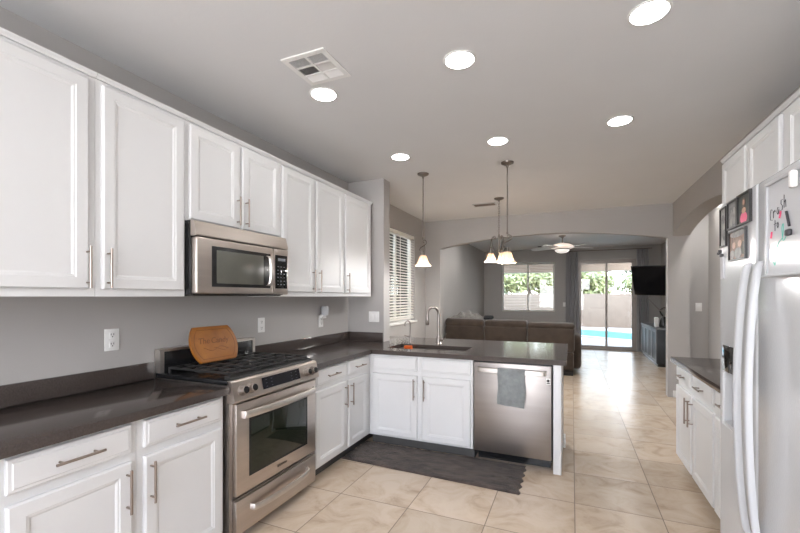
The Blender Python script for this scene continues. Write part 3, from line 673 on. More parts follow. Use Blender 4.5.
# ------------------------------------------------------------------ refrigerator and what hangs on it
X = .545
t = thing('refrigerator', 'white side by side refrigerator with long bowed handles at the right edge', 'refrigerator', (.93, 1.52, 0))
MB().box(X+.085, RX-.012, 1.065, 1.98, .03, 1.765, .006).build('case', M['fridge'], t)
MB().box(X+.10, RX-.05, 1.09, 1.94, .001, .0295).build('plinth', M['black'], t)
DSP = (1.825, 1.950, .925, 1.232)
ys = [1.638, DSP[0], DSP[1], 1.985]; zs = [.06, DSP[2], 1.130, DSP[3], 1.782]
MB().cells(ys, zs, lambda i, j: i == 1 and j == 1, YZf, X, X+.08).build('freezer_door', M['fridge'], t, smooth=False); fd = find(t, 'freezer_door')
bv = fd.modifiers.new('bevel', 'BEVEL'); bv.width = .006; bv.segments = 3; bv.limit_method = 'ANGLE'
MB().box(X, X+.08, 1.065, 1.630, .06, 1.782, .008, 3).build('fridge_door', M['fridge'], t); rd = find(t, 'fridge_door')
MB().box(X-.0035, X+.001, DSP[0]+.002, DSP[1]-.002, 1.132, DSP[3], .0012).build('dispenser_panel', M['bglass'], fd)
MB().box(X+.045, X+.055, DSP[0]+.001, DSP[1]-.001, DSP[2]+.001, 1.129).build('dispenser_recess', M['fridge_h'], fd)
MB().box(X+.002, X+.044, DSP[0]+.004, DSP[1]-.004, DSP[2]+.001, DSP[2]+.010).build('drip_tray', M['fridge_h'], fd)
for yy, par in ((1.684, fd), (1.590, rd)):
    hp = smooth_curve([(X-.001, yy, 1.53), (X-.016, yy, 1.50), (X-.030, yy, 1.36), (X-.038, yy, 1.18), (X-.038, yy, 1.0), (X-.030, yy, .80), (X-.016, yy, .66), (X-.001, yy, .63)], 7)
    MB().strip([[(p.x-.008, p.y-.006, p.z), (p.x-.003, p.y-.011, p.z), (p.x+.010, p.y-.011, p.z), (p.x+.010, p.y+.011, p.z), (p.x-.003, p.y+.011, p.z), (p.x-.008, p.y+.006, p.z)] for p in hp]).build('handle', M['fridge_h'], par, ang=50)
MB().box(X+.02, X+.05, 1.61, 1.65, 1.783, 1.792, .003).build('hinge_cover', M['fridge_h'], t)

def photo(label, ya, yb, za, zb, fill, figs):
    t = thing('picture_frame', label, 'picture frame', (X-.006, (ya+yb)/2, za), 'framed photos on the freezer door')
    b = .0055; x0, x1 = X-.009, X-.0006
    MB().cells([ya, ya+b, yb-b, yb], [za, za+b, zb-b, zb], lambda i, j: i == 1 and j == 1, YZf, x0, x1).build('frame', M['frame'], t, smooth=False)
    ph = MB().box(x0+.005, x1, ya+b, yb-b, za+b, zb-b).build('photo', fill, t, smooth=False)
    for k, (cy, cz, ry, rz, mm) in enumerate(figs):   # heads and bodies: small flat print shapes (fractions of the picture)
        pts = [(ya+(yb-ya)*(1-cy)+ry*(yb-ya)*math.cos(a), za+(zb-za)*cz+rz*(zb-za)*math.sin(a)) for a in [2*PI*q/16 for q in range(16)]]
        MB().prism(pts, YZf, x0+.0046-.0003*k, x0+.0051).build('print', mm, ph, smooth=False)
photo('tall black framed pale photo nearest the far edge of the freezer door', 1.893, 1.962, 1.612, 1.764, M['ph_pale'], [(.4, .7, .25, .12, M['ph_grey']), (.6, .3, .25, .14, M['ph_grey'])])
photo('black framed grey photo left of the one with a pink dress', 1.784, 1.879, 1.668, 1.771, M['ph_grey'], [(.35, .4, .14, .3, M['ph_pale']), (.65, .45, .14, .3, M['ph_pale'])])
photo('black framed photo of a person in a pink dress', 1.668, 1.781, 1.668, 1.775, M['ph_dark'], [(.45, .20, .26, .20, M['ph_pink']), (.47, .44, .15, .10, M['ph_skin']), (.47, .70, .13, .16, M['ph_hair']), (.47, .70, .07, .085, M['ph_skin'])])
photo('black framed family photo hanging below the other three', 1.708, 1.866, 1.550, 1.659, M['ph_tan'], [(.5, .86, .44, .11, M['ph_pale']), (.3, .5, .10, .11, M['ph_skin']), (.65, .52, .11, .11, M['ph_skin']), (.2, .2, .14, .15, M['ph_pale']), (.55, .22, .2, .18, M['ph_pale']), (.85, .35, .1, .2, M['ph_dark'])])
# clip with a small notepad at the far edge of the door
t = thing('magnetic_clip', 'black magnetic clip holding a small grey notepad on the freezer door', 'clip', (X-.01, 1.935, 1.5))
MB().box(X-.012, X-.0006, 1.935, 1.952, 1.575, 1.588, .003).box(X-.018, X-.006, 1.938, 1.943, 1.586, 1.602, .002).box(X-.018, X-.006, 1.946, 1.958, 1.584, 1.594, .002).build('clip', M['frame'], t)
tag(MB().box(X-.006, X-.0008, 1.928, 1.960, 1.488, 1.574, .0006).build('notepad', M['paper']), 'small grey notepad hanging from the black clip on the freezer', 'notepad')
# whiteboard
t = thing('whiteboard', 'small magnetic whiteboard with handwriting on the refrigerator door', 'whiteboard', (X-.008, 1.36, 1.48))
ya, yb, za, zb = 1.165, 1.538, 1.478, 1.755; x0 = X-.014
MB().cells([ya, ya+.010, yb-.010, yb], [za, za+.010, zb-.010, zb], lambda i, j: i == 1 and j == 1, YZf, x0, X-.0006).build('frame', M['wbframe'], t)
MB().box(x0+.005, X-.0008, ya+.010, yb-.010, za+.010, zb-.010).build('board', M['wbface'], t, smooth=False)
MB().box(x0-.010, x0-.0004, ya+.04, yb-.006, za-.002, za+.004, .001).build('pen_tray', M['fridge_h'], t)
wx = x0+.0045
def stroke(pts, mm, name='writing', r=.0009): return MB().tube([(wx, y, z) for y, z in pts], r, 5).build(name, M[mm], t)
def letters(s, y, z, h):
    # simple hand lettering; reading runs towards -y
    G = {'c': [[(.8, .9), (.4, 1), (.1, .6), (.2, .1), (.8, .05)]], 'r': [[(.1, 0), (.1, .6)], [(.1, .4), (.5, .65), (.7, .5)]], 'a': [[(.7, .5), (.3, .6), (.1, .2), (.4, 0), (.7, .4), (.75, 0)]],
         's': [[(.7, .9), (.3, .9), (.25, .6), (.65, .4), (.6, .08), (.1, .05)]], 'h': [[(.1, 0), (.1, 1.05)], [(.1, .4), (.5, .6), (.6, 0)]], 't': [[(.4, 1.1), (.4, 0)], [(0, .7), (.9, .75)]], 'o': [[(.4, .6), (.1, .3), (.4, 0), (.7, .3), (.4, .6)]]}
    for i, ch in enumerate(s):
        for st in G[ch]: stroke([(y-(i+a)*h*.62, z+b*h+.006*i) for a, b in st], 'ink')
letters('crash', 1.516, 1.640, .034); letters('to', 1.490, 1.608, .028)
stroke([(1.455, 1.640), (1.450, 1.650), (1.447, 1.658)], 'pink', r=.003); stroke([(1.507, 1.590), (1.504, 1.600), (1.502, 1.608)], 'pink', r=.003)
GP = [(1.515, 1.535, 0), (1.505, 1.525, 0), (1.500, 1.55, 0), (1.485, 1.585, 0), (1.460, 1.60, 0), (1.455, 1.635, 0), (1.464, 1.625, 0), (1.457, 1.59, 0), (1.44, 1.60, 0)]
stroke([(p.x-.022, p.y-.015) for p in smooth_curve(GP if True else [(1.515, 1.535, 0), (1.505, 1.525, 0), (1.500, 1.55, 0), (1.485, 1.585, 0), (1.460, 1.60, 0), (1.455, 1.635, 0), (1.464, 1.625, 0), (1.457, 1.59, 0), (1.44, 1.60, 0)], 5)], 'green')
tag(MB().cyl((x0+.001, 1.408, 1.650), (x0+.001, 1.392, 1.608), .0032, 10).build('marker_pen', M['ink']), 'black marker held slanted on the whiteboard', 'marker')
tag(MB().box(x0-.006, x0+.0046, 1.382, 1.404, 1.582, 1.600, .004).build('magnet', M['ink']), 'dark grey magnet below the marker on the whiteboard', 'magnet')
tag(MB().box(X-.03, X-.0145, 1.338, 1.358, 1.700, 1.745, .006, 3).build('bag_clip', M['plastic']), 'white clip on the upper rim of the whiteboard', 'clip')

# ------------------------------------------------------------------ outlets, switches
def outlet(label, F, u, v, wd=.078, ht=.122):
    t = thing('wall_outlet', label, 'outlet', F(u, v, 0))
    fbox(F, u-wd/2, u+wd/2, v-ht/2, v+ht/2, .0004, .006, .002).build('cover_plate', M['plastic'], t)
    for dz in (-.026, .026):
        p = fbox(F, u-.017, u+.017, v+dz-.018, v+dz+.018, .0055, .0085, .002).build('socket', M['plastic'], t)
        m = MB()
        for du in (-.007, .007): fbox(F, u+du-.0016, u+du+.0016, v+dz-.001, v+dz+.010, .0084, .0089, mb=m)
        fbox(F, u-.003, u+.003, v+dz-.011, v+dz-.005, .0084, .0089, mb=m)
        m.build('slots', M['slot'], p, smooth=False)
    return t
FW = lambda u, v, w: (LX+w, u, v)
FS = lambda u, v, w: (u, 4.06-w, v)
outlet('white duplex outlet on the wall left of the range', FW, 1.446, 1.176)
outlet('white duplex outlet on the wall right of the cutting board', FW, 2.633, 1.181)
outlet('white outlet near the return wall holding a plug in device', FW, 3.50, 1.165)
t = thing('air_freshener', 'white plug in air freshener in the outlet near the return wall', 'air freshener', FW(3.50, 1.2, .009))
fbox(FW, 3.465, 3.535, 1.195, 1.235, .0095, .05, .008).build('base', M['plastic'], t)
MB().lathe((LX+.05, 3.505, 1.225), [(.03, 0), (.036, .01), (.038, .07), (.032, .095), (0, .098)], 20).build('cap', M['wbframe'], t)
def switch(label, F, u, v, n, wd, ht=.118):
    t = thing('light_switch', label, 'switch', F(u, v, 0))
    fbox(F, u-wd/2, u+wd/2, v-ht/2, v+ht/2, .0004, .006, .002).build('cover_plate', M['plastic'], t)
    for k in range(n):
        uu = u+(k-(n-1)/2)*.046
        fbox(F, uu-.016, uu+.016, v-.033, v+.033, .0058, .009, .002).build('rocker', M['trim'], t)
    return t
switch('double white rocker switch on the return wall above the backsplash', FS, -2.055, 1.192, 2, .128)
FF = lambda u, v, w: (u, FY-w, v); FH = lambda u, v, w: (u, BY+.15-w, v)
switch('small white switch on the far wall between window and curtain', FF, -.19, 1.20, 1, .075)
switch('white switch on the pale hall wall seen through the right arch', FH, 1.645, 1.27, 1, .075)

# ------------------------------------------------------------------ ceiling lights, vents
names = ['recessed light nearest the right hand cabinets at the top edge', 'recessed light at the top middle of the ceiling', 'recessed light next to the square ceiling vent',
         'recessed light on the right behind the nearest one', 'recessed light just before the two rod pendants', 'recessed light above the far left wall cabinets']
pos = [(.33, 2.17), (-.575, 2.19), (-1.488, 2.215), (.33, 3.42), (-.578, 3.46), (-1.488, 3.49)]
first = None
def downlight(x, y, lens='lens'):
    t = thing('recessed_light', 'x', 'ceiling light', (x, y, CZ), 'recessed ceiling lights')
    MB().lathe((x, y, CZ-.001), [(.092, 0), (.090, -.004), (.083, -.006), (.077, -.004), (.077, 0)], 32).build('trim_ring', M['trim'], t)
    MB().lathe((x, y, CZ-.0045), [(.0765, 0), (.0765, -.003), (0, -.0035)], 32).build('lens', M[lens], t); return t
for (x, y), nm in zip(pos, names):
    if first is None: first = downlight(x, y); first['label'] = 'round lit '+nm
    else: dup(first, (x, y, CZ), 'round lit '+nm)
for x, y, nm in ((.33, .92, 'behind the camera on the right'), (-.58, .93, 'straight above the camera'), (-.58, -.6, 'behind the camera in the middle'), (.33, -.6, 'rear right out of frame'), (-1.488, -.6, 'rear left out of frame')):
    dup(first, (x, y, CZ), 'round lit fill light added '+nm)
tag(downlight(1.63, 6.2, 'added_lens_hall'), 'round lit fill light added in the side hall behind the right arch', None)  # added lamp, brightens the hall wall seen through the arch
lf = None  # added lamps, hidden by the beam, to brighten the living room
for x, y, nm in ((-1.7, 7.4, 'over the left end of the sofa'), (-.4, 7.4, 'over the right half of the sofa'), (.9, 7.4, 'in the living room right behind the arch'), (-1.7, 8.6, 'in the living room by the left wall'), (-.4, 8.6, 'in the living room before the fan'), (.9, 8.6, 'in the living room before the television')):
    if lf is None: lf = downlight(x, y, 'added_lens_living'); lf['label'] = 'round lit fill light added '+nm; lf['group'] = 'added living room fill lights'
    else: dup(lf, (x, y, CZ), 'round lit fill light added '+nm)
# square supply register
t = thing('ceiling_vent', 'white square ceiling vent with six louvred panels', 'vent', (-1.35, 1.935, CZ))
xs = [-1.49, -1.462, -1.352, -1.338, -1.238, -1.208]; ys = [1.795, 1.825, 1.898, 1.910, 1.983, 1.995, 2.055, 2.085]
MB().cells(xs, ys, lambda i, j: i in (1, 3) and j in (1, 3, 5), XYf, CZ-.0085, CZ-.001).build('frame', M['trim'], t, smooth=False)
MB().box(-1.475, -1.225, 1.81, 2.07, CZ-.0009, CZ-.0003).build('duct', M['slot'], t, smooth=False)
for i in (1, 3):
    for q, j in enumerate((1, 3, 5)):
        m = MB(); a, b, c, d = xs[i], xs[i+1], ys[j], ys[j+1]
        along_x = (i == 3 and j == 3); n = 9 if not along_x else 10
        tilt = {1: 50, 3: 0, 5: -40}[j]
        for k in range(n):
            if along_x or (i == 1 and j == 3):
                x = a+(b-a)*(k+.5)/n; m.box(-.0038, .0038, -(d-c)/2, (d-c)/2, -.0005, .0005, mtx=Matrix.Translation((x, (c+d)/2, CZ-.0048)) @ Matrix.Rotation(math.radians(-45 if i == 3 else 45), 4, 'Y'))
            else:
                y = c+(d-c)*(k+.5)/n; m.box(-(b-a)/2, (b-a)/2, -.0038, .0038, -.0005, .0005, mtx=Matrix.Translation(((a+b)/2, y, CZ-.0048)) @ Matrix.Rotation(math.radians(tilt), 4, 'X'))
        m.build('louvre', M['trim'], t, smooth=False)
def slot_vent(label, x, y, w, d):
    t = thing('ceiling_vent', label, 'vent', (x, y, CZ))
    MB().cells([x-w/2, x-w/2+.018, x+w/2-.018, x+w/2], [y-d/2, y-d/2+.018, y+d/2-.018, y+d/2], lambda i, j: i == 1 and j == 1, XYf, CZ-.010, CZ-.001).build('frame', M['wbframe'], t, smooth=False)
    MB().box(x-w/2+.01, x+w/2-.01, y-d/2+.01, y+d/2-.01, CZ-.0009, CZ-.0003).build('duct', M['slot'], t, smooth=False)
    m = MB()
    for k in range(6):
        yy = y-d/2+.018+(d-.036)*(k+.5)/6; m.box(-(w-.036)/2, (w-.036)/2, -.006, .006, -.0006, .0006, mtx=Matrix.Translation((x, yy, CZ-.006)) @ Matrix.Rotation(math.radians(-50), 4, 'X'))
    m.build('louvre', M['bronze'], t, smooth=False)
slot_vent('narrow dark slotted vent on the nook ceiling beside the chain pendant', -1.15, 5.77, .33, .17)
slot_vent('narrow dark slotted vent on the living room ceiling by the fan', -.66, 11.2, .36, .2)

# ------------------------------------------------------------------ pendants
SHP = [(.018, 0), (.034, -.004), (.042, -.02), (.050, -.045), (.058, -.070), (.070, -.092), (.086, -.108), (.091, -.114), (.088, -.115), (.067, -.093), (.054, -.07), (.046, -.045), (.037, -.02), (.024, -.008), (.016, -.004)]
def shade(t, x, y, ztop, holder_top, power=None):
    s = MB().lathe((x, y, ztop), SHP, 28, close=False).build('lamp_shade', M['shade'], t, ang=60)
    lamp_light(t, x, y, ztop-.10, power or BULB)
    MB().lathe((x, y, ztop-.062), [(0, -.028), (.018, -.022), (.024, 0), (.016, .024), (.011, .045), (.011, .056)], 16).build('bulb', M['bulb'], s)
    MB().lathe((x, y, ztop), [(.012, holder_top), (.016, .012), (.024, .004), (.026, -.004), (.016, -.006)], 18).build('shade_holder', M['bronze'], t)
def scroll(x, y, z0, z1, s=1, ang=0, w=.03):
    H = z1-z0; c, sn = math.cos(ang), math.sin(ang)
    base = [(0, 0), (-.5, .06), (-1.0, .2), (-.6, .38), (.25, .5), (.9, .66), (.75, .86), (.2, .93), (.0, .80), (.25, .72)]
    return smooth_curve([(x+s*a*w*c, y+s*a*w*sn, z0+b*H) for a, b in base], 5)
def rod_pendant(x, y, label, zb=1.747):
    t = thing('pendant_light', label, 'pendant light', (x, y, CZ), 'rod pendants above the peninsula')
    MB().lathe((x, y, CZ-.001), [(.062, 0), (.060, -.012), (.035, -.024), (.012, -.032), (.010, -.05)], 28).build('canopy', M['bronze'], t)
    MB().cyl((x, y, 2.04), (x, y, CZ-.03), .0065, 12).lathe((x, y, 2.03), [(.006, 0), (.010, .008), (.010, .02), (.006, .03)], 12).build('rod', M['bronze'], t)
    zt = zb+.115
    MB().tube(scroll(x, y, zt+.035, 2.035, 1, -.35, .05), .0048, 8).build('scroll', M['bronze'], t)
    shade(t, x, y, zt, .045); return t
rod_pendant(-1.471, 4.07, 'glowing bell shade pendant on a rod over the left of the sink')
rod_pendant(-.584, 4.05, 'glowing bell shade pendant on a rod over the right half of the peninsula')
x, y = -.90, 5.475
t = thing('chandelier', 'small chain hung chandelier with glowing bell shades in the nook', 'chandelier', (x, y, CZ))
MB().lathe((x, y, CZ-.001), [(.065, 0), (.063, -.014), (.035, -.026), (.012, -.034), (.008, -.05)], 28).build('canopy', M['bronze'], t)
m = MB(); z = CZ-.05; k = 0
while z > 2.27:
    a = (k % 2)*PI/2; c, s_ = math.cos(a), math.sin(a)
    m.tube([(x+.011*math.cos(q)*c, y+.011*math.cos(q)*s_, z-.018+.021*math.sin(q)) for q in [2*PI*i/12 for i in range(12)]], .0028, 6, closed=True); z -= .031; k += 1
m.build('chain', M['bronze'], t)
MB().lathe((x, y, 1.99), [(.0, 0), (.016, .01), (.012, .03), (.018, .06), (.009, .10), (.009, .20), (.016, .23), (.008, .26), (.008, .27)], 16).build('stem', M['bronze'], t)
for a in (195, 315, 75):
    q = math.radians(a); c, s_ = math.cos(q), math.sin(q); R = .105
    MB().tube(smooth_curve([(x+r*c, y+r*s_, zz) for r, zz in ((.012, 2.05), (.05, 2.03), (.085, 2.10), (.09, 2.20), (.055, 2.23), (.045, 2.19), (.08, 2.215), (.105, 2.16), (.105, 2.085))], 5), .005, 8).build('arm', M['bronze'], t)
    shade(t, x+R*c, y+R*s_, 2.0, .085, NOOKBULB)

# ------------------------------------------------------------------ ceiling fan
fx, fy = -.195, 9.394
t = thing('ceiling_fan', 'ceiling fan with glowing copper toned body and pale blades in the living room', 'ceiling fan', (fx, fy, CZ))
MB().lathe((fx, fy, CZ-.001), [(.075, 0), (.07, -.02), (.03, -.045), (.02, -.05)], 24).build('canopy', M['bronze'], t)
MB().cyl((fx, fy, 2.57), (fx, fy, CZ-.045), .014, 12).build('downrod', M['bronze'], t)
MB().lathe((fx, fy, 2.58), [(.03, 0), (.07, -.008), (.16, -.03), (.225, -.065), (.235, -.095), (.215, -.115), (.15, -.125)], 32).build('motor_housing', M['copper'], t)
MB().lathe((fx, fy, 2.4545), [(.152, 0), (.155, -.012), (.15, -.02)], 28).build('band', M['slot'], t)
MB().lathe((fx, fy, 2.434), [(.148, 0), (.14, -.03), (.10, -.06), (.05, -.073), (0, -.076)], 28).build('light_bowl', M['opal'], t)
for k in range(5):
    a = math.radians(-50+72*k); c, s_ = math.cos(a), math.sin(a)
    P = lambda r, u, z: (fx+r*c-u*s_, fy+r*s_+u*c, z)
    bl = []
    for r, hw in ((.20, .045), (.26, .06), (.45, .072), (.60, .070), (.655, .05), (.67, .02)):
        zc = 2.475-.012*(r-.2)
        bl.append([P(r, -hw, zc-hw*.22-.003), P(r, hw, zc+hw*.22-.003), P(r, hw, zc+hw*.22+.003), P(r, -hw, zc-hw*.22+.003)])
    MB().strip(bl).build('blade', M['fanblade'], t, smooth=False)

# ------------------------------------------------------------------ living room
# curtains and rod
t = thing('curtain_rod', 'dark curtain rod with ball finial above the sliding door', 'curtain rod', (.8, FY-.1, 2.62))
MB().cyl((-.22, FY-.1, 2.645), (1.82, FY-.1, 2.645), .011, 12).build('rod', M['bronze'], t)
for xx in (-.24, 1.845): MB().lathe((xx, FY-.1, 2.620), [(0, 0), (.018, .007), (.025, .025), (.018, .043), (0, .05)], 16).build('finial', M['nickel'], t)
for xx in (-.19, 1.79): MB().cyl((xx, FY-.09, 2.645), (xx, FY-.001, 2.645), .007, 10).build('bracket', M['bronze'], t)
def curtain(label, x0, x1, xb0, xb1, z0):
    b = bmesh.new(); n = 60; G = []
    for j in range(19):
        v = j/18; z = z0+(2.63-z0)*(1-v); row = []
        for i in range(n+1):
            u = i/n; x = (x0+(x1-x0)*u)*(1-v)+(xb0+(xb1-xb0)*u)*v
            row.append(b.verts.new((x, FY-.10+.032*math.sin(u*2*PI*5+.5*math.sin(v*3))*(.75+.25*v), z)))
        G.append(row)
    for a, c in zip(G, G[1:]):
        for i in range(n): b.faces.new((a[i], a[i+1], c[i+1], c[i]))
    bmesh.ops.recalc_face_normals(b, faces=b.faces[:]); bmesh.ops.solidify(b, geom=b.faces[:], thickness=.004)
    m = MB(); m._merge(b); return tag(m.build('curtain', M['curtain'], ang=80), label, 'curtain', 'grey curtains at the sliding door')
curtain('grey curtain left of the sliding door beside the window', -.15, .14, -.17, .20, .03)
curtain('grey curtain right of the sliding door behind the television', 1.52, 1.78, 1.54, 1.80, .03)

# television on a pull-down arm
t = thing('television', 'black flat television on a wall arm tilted beside the right curtain', 'television', (1.5, 9.4, 1.4))
cx, cy, czt = 1.59, 9.40, 1.735
Rm = Matrix.Translation((cx, cy, czt)) @ Matrix.Rotation(math.radians(-32), 4, 'Z') @ Matrix.Rotation(math.radians(20), 4, 'X') @ Matrix.Rotation(math.radians(2), 4, 'Y')
MB().box(-.49, .49, -.012, .022, -.315, .315, .006, mtx=Rm).build('bezel', M['black'], t)
MB().box(-.478, .478, -.0135, -.0122, -.298, .303, mtx=Rm).build('screen', M['tv'], t)
MB().box(-.2, .2, .0225, .05, -.18, .18, .01, mtx=Rm).build('rear_cover', M['black'], t)
MB().tube([(1.70, 9.60, 1.62), (1.43, 9.62, 1.39), (1.66, 9.66, 1.13)], .013, 8).tube([(1.66, 9.62, 1.13), (1.85, 9.68, 1.25), (2.066, 9.72, 1.27)], .013, 8).box(2.045, 2.066, 9.6, 9.84, 1.15, 1.4, .004).build('wall_arm', M['nickel'], t)

# media cabinet
t = thing('media_cabinet', 'dark slate media cabinet with pale slatted front under the television', 'cabinet', (1.8, 10.4, 0))
ya, yb, xa, xb = 9.47, 11.30, 1.56, 2.05
MB().box(xa+.012, xb, ya, yb, .06, .75, .003).build('body', M['slate'], t)
MB().box(xa+.03, xb-.02, ya+.02, yb-.02, .001, .0595).build('plinth', M['black'], t)
MB().box(xa-.012, xb, ya-.012, yb+.012, .7505, .786, .004).build('top', M['slate_l'], t)
n = 4
for k in range(n):
    a = ya+(yb-ya)*k/n; b = ya+(yb-ya)*(k+1)/n
    d = MB().cells([a+.004, a+.075, b-.075, b-.004], [.075, .135, .69, .745], lambda i, j: i == 1 and j == 1, YZf, xa-.006, xa+.0115).build('door', M['slate_l'], t, smooth=False)
    MB().box(xa+.002, xa+.0113, a+.075, b-.075, .135, .69).build('door_field', M['slate'], d, smooth=False)
tag(MB().box(1.585, 1.655, 9.78, 9.88, .787, .985, .012, 3).build('modem', M['plastic']), 'white upright box on the media cabinet', 'box')
t = thing('table_lamp', 'black curved desk item with a bent arm on the media cabinet', 'lamp', (1.72, 9.66, .787))
MB().lathe((1.72, 9.66, .787), [(.075, 0), (.08, .05), (.07, .12), (.06, .18), (.035, .22), (0, .225)], 18).build('base', M['black'], t)
MB().tube(smooth_curve([(1.72, 9.66, 1.0), (1.66, 9.66, 1.12), (1.74, 9.66, 1.19), (1.83, 9.66, 1.16), (1.81, 9.66, 1.06)], 6), .014, 8).build('arm', M['black'], t)

# sofa
t = thing('sofa', 'brown suede sofa with its back to the peninsula', 'sofa', (-1.1, 8.2, 0))
MB().box(-2.30, .02, 7.80, 8.70, .001, .085, .01).build('base', M['sofabase'], t)
MB().box(-2.32, .03, 7.80, 8.68, .0855, .42, .04, 3).build('frame', M['sofa'], t)
segs = [(-2.33, -1.557), (-1.5565, -.763), (-.7625, .045)]
def lumpy(m, amp, sc):
    for v in m.bm.verts: v.co += Vector((noise.noise(v.co*sc), noise.noise(v.co*sc+V(9, 0, 0)), noise.noise(v.co*sc+V(0, 9, 0))))*amp
    return m
for a, b in segs:
    lumpy(MB().box(a, b, 7.72, 7.98, .425, .865, .05, 4), .008, 4).build('backrest', M['sofa'], t)
    m = MB().box(a, b, 7.725, 8.06, .82, .985 if a < -2 else (.97 if a < -1 else .94), .06, 5)
    lumpy(m, .012, 3).build('back_cushion', M['sofa'], t)
    lumpy(MB().box(a+.1 if a < -2 else a, b, 7.99, 8.70, .425, .56, .05, 3), .008, 4).build('seat_cushion', M['sofa'], t)
lumpy(MB().box(-.075, .16, 7.99, 8.74, .09, .72, .09, 5), .008, 4).build('armrest', M['sofa'], t)
lumpy(MB().box(-2.36, -2.24, 7.99, 8.70, .09, .66, .06, 5), .006, 4).build('armrest', M['sofa'], t)
# throw heaped on the sofa back cushions
def heap():
    b = bmesh.new(); nx, ny = 46, 16; G = []
    for j in range(ny+1):
        row = []
        for i in range(nx+1):
            u, v = i/nx, j/ny; env = max(0, math.sin(PI*u))**.6*max(0, math.sin(PI*v))**.7
            z = .985+env*(.075+.055*math.sin(u*PI*.9+.4))+env*.028*math.sin(u*24+v*3)
            row.append(b.verts.new((-2.27+.66*u, 7.88+.40*v, z)))
        G.append(row)
    for a, c in zip(G, G[1:]):
        for i in range(nx): b.faces.new((a[i], a[i+1], c[i+1], c[i]))
    r = bmesh.ops.extrude_edge_only(b, edges=[e for e in b.edges if e.is_boundary])
    for v in [q for q in r['geom'] if isinstance(q, bmesh.types.BMVert)]: v.co.z = .96
    bmesh.ops.recalc_face_normals(b, faces=b.faces[:]); m = MB(); m._merge(b); return m
tag(heap().build('throw_blanket', M['throw'], ang=80), 'crumpled grey throw heaped on the sofa back near the left wall', 'blanket')
tag(lumpy(MB().box(-1.60, -1.42, 7.86, 8.02, .972, 1.045, .03, 3), .012, 9).build('folded_cloth', M['throwdark'], ang=80), 'small black and white folded cloth on top of the sofa back', 'cloth')

# ------------------------------------------------------------------ outdoors
ZG = -.12
PO = [(p.x, p.y) for p in smooth_curve([(-4.6, 17.0, 0), (-3, 17.3, 0), (-.5, 17.4, 0), (.6, 17.0, 0), (1.5, 16.3, 0), (2.4, 15.9, 0), (3.3, 16.2, 0), (3.5, 17.2, 0), (2.8, 18.3, 0), (1.4, 19.9, 0), (-.5, 20.8, 0), (-3, 21.0, 0), (-4.8, 20.2, 0), (-5.3, 18.4, 0)], 6, True)]
def ring(poly, off):
    n = len(poly); out = []
    for i in range(n):
        a, b = Vector(poly[i-1]), Vector(poly[(i+1) % n]); d = (b-a).normalized(); out.append((poly[i][0]+d.y*off, poly[i][1]-d.x*off))
    return out
area = sum(PO[i][0]*PO[(i+1) % len(PO)][1]-PO[(i+1) % len(PO)][0]*PO[i][1] for i in range(len(PO)))
sg = 1 if area > 0 else -1
yard = MB().box(-40, 40, 12.2, 22.4, ZG-.3, ZG-.001).build('ground', M['deck'], smooth=False); struct(yard)
struct(MB().box(-60, 60, 22.7, 80, ZG-.4, ZG-.01).build('ground_beyond', M['gravel'], smooth=False))
struct(MB().box(-6, 6, 12.16, 15.4, ZG, ZG+.09, .01).build('patio_slab', M['coping']))
t = thing('swimming_pool', 'turquoise swimming pool outside the sliding door', 'pool', (-2.5, 18.5, ZG))
outer = ring(PO, .32*sg)
MB().strip([[(x, y, ZG) for x, y in outer], [(x, y, ZG+.035) for x, y in outer], [(x, y, ZG+.035) for x, y in PO], [(x, y, ZG) for x, y in PO]], cap=False).build('coping', M['coping'], t, smooth=False)
MB().prism(ring(PO, -.002*sg), XYf, ZG+.0, ZG+.012).build('water', M['water'], t, smooth=False)
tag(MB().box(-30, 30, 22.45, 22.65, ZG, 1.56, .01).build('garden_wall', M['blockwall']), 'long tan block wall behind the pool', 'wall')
# patio roof
t = thing('patio_cover', 'beige stucco patio roof beam outside the sliding door', 'patio cover', (0, 13.8, 2.2))
MB().box(-6, 6, 12.16, 15.3, 2.8, 2.95).build('soffit', M['stucco'], t, smooth=False)
MB().box(-6, 6, 15.0, 15.3, 2.27, 2.795, .01).build('beam', M['stucco'], t)
for xx in (-5.8, 5.6): MB().box(xx, xx+.35, 15.0, 15.3, ZG+.091, 2.268, .01).build('post', M['stucco'], t)
# roof slab so that sunlight falls only outdoors
struct(MB().box(-3.2, 3.6, -3.4, 12.2, CZ+.16, CZ+.4).build('roof', M['stucco'], smooth=False))
# garden outside the nook window
struct(MB().box(-40, -2.62, -6, 12.1, ZG-.3, ZG).build('ground_side', M['gravel'], smooth=False))
tag(MB().box(-6.4, -6.2, -4, 22.4, ZG+.001, 1.62, .01).build('side_wall', M['sidewall']), 'tan block wall outside the nook window', 'wall')

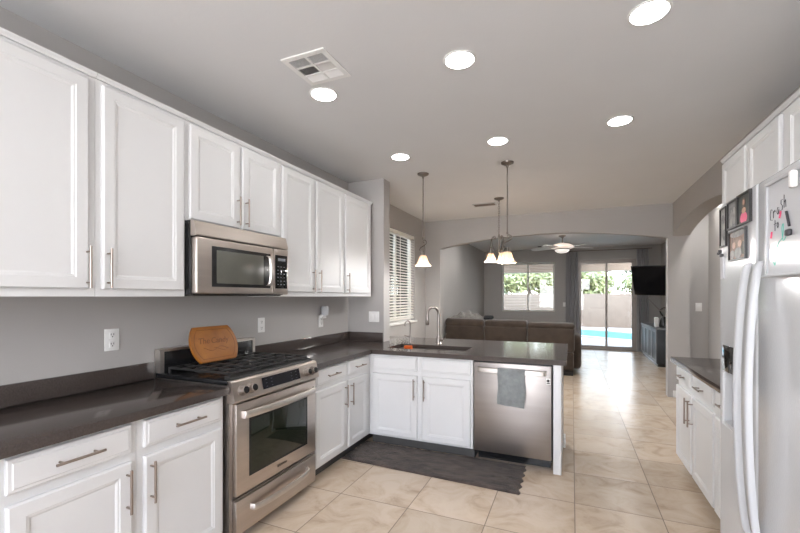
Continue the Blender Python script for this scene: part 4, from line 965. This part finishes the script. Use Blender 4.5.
def tree(label, x, y, zc, rx, rz, mt, n, leaf, seed):
    rnd = random.Random(seed)
    t = thing('tree', label, 'tree', (x, y, ZG), 'trees beyond the garden walls')
    MB().tube([(x, y, ZG), (x+.1, y, zc*.5), (x-.05, y+.1, zc)], [.16, .12, .06], 8).build('trunk', M['bark'], t)
    bm = bmesh.new(); blobs = [(V(x+rnd.uniform(-1, 1)*rx*.65, y+rnd.uniform(-1, 1)*rx*.5, zc+rnd.uniform(-1, 1)*rz*.6), rnd.uniform(.35, .62)) for _ in range(11)]
    for _ in range(n):
        c, s = rnd.choice(blobs); d = V(rnd.gauss(0, 1), rnd.gauss(0, 1), rnd.gauss(0, 1)).normalized()*(rnd.random()**.45)
        p = c+V(d.x*rx*s, d.y*rx*s, d.z*rz*s*1.1)
        if p.z < ZG+.2: continue
        a = V(rnd.gauss(0, 1), rnd.gauss(0, 1), rnd.gauss(0, 1)).normalized(); b = a.orthogonal().normalized(); L = leaf*rnd.uniform(.6, 1.3)
        bm.faces.new([bm.verts.new(p-a*L), bm.verts.new(p+b*L*.45), bm.verts.new(p+a*L), bm.verts.new(p-b*L*.45)])
    m = MB(); m._merge(bm); m.build('foliage', mt, t, smooth=False)
tree('pale green tree at the left of the living room window', -5.9, 26.5, 2.6, 1.9, 1.5, M['leaf_c'], 3600, .16, 1)
tree('bright yellow green tree seen in the living room window', -2.4, 25.6, 2.35, 1.75, 1.2, M['leaf_a'], 3800, .15, 2)
tree('yellow green bush behind the wall left of the sliding door', .9, 25.2, 2.1, 1.3, .95, M['leaf_a'], 3000, .14, 3)
tree('dark spreading tree behind the left door panel', .2, 31, 3.4, 2.3, 1.9, M['leaf_b'], 4200, .18, 4)
tree('dark tree behind the right door panel', 6.2, 36.5, 3.7, 2.2, 1.9, M['leaf_b'], 4200, .18, 5)
tree('bright bush at the right of the sliding door', 4.0, 25.4, 2.0, 1.45, .85, M['leaf_a'], 3000, .13, 6)
tree('grey green tree far behind on the left', -5.6, 38, 3.7, 2.3, 2.0, M['leaf_c'], 3600, .19, 7)
tree('grey green tree behind the block wall outside the nook window', -9.0, 17.5, 2.6, 2.0, 1.3, M['leaf_c'], 2600, .14, 8)
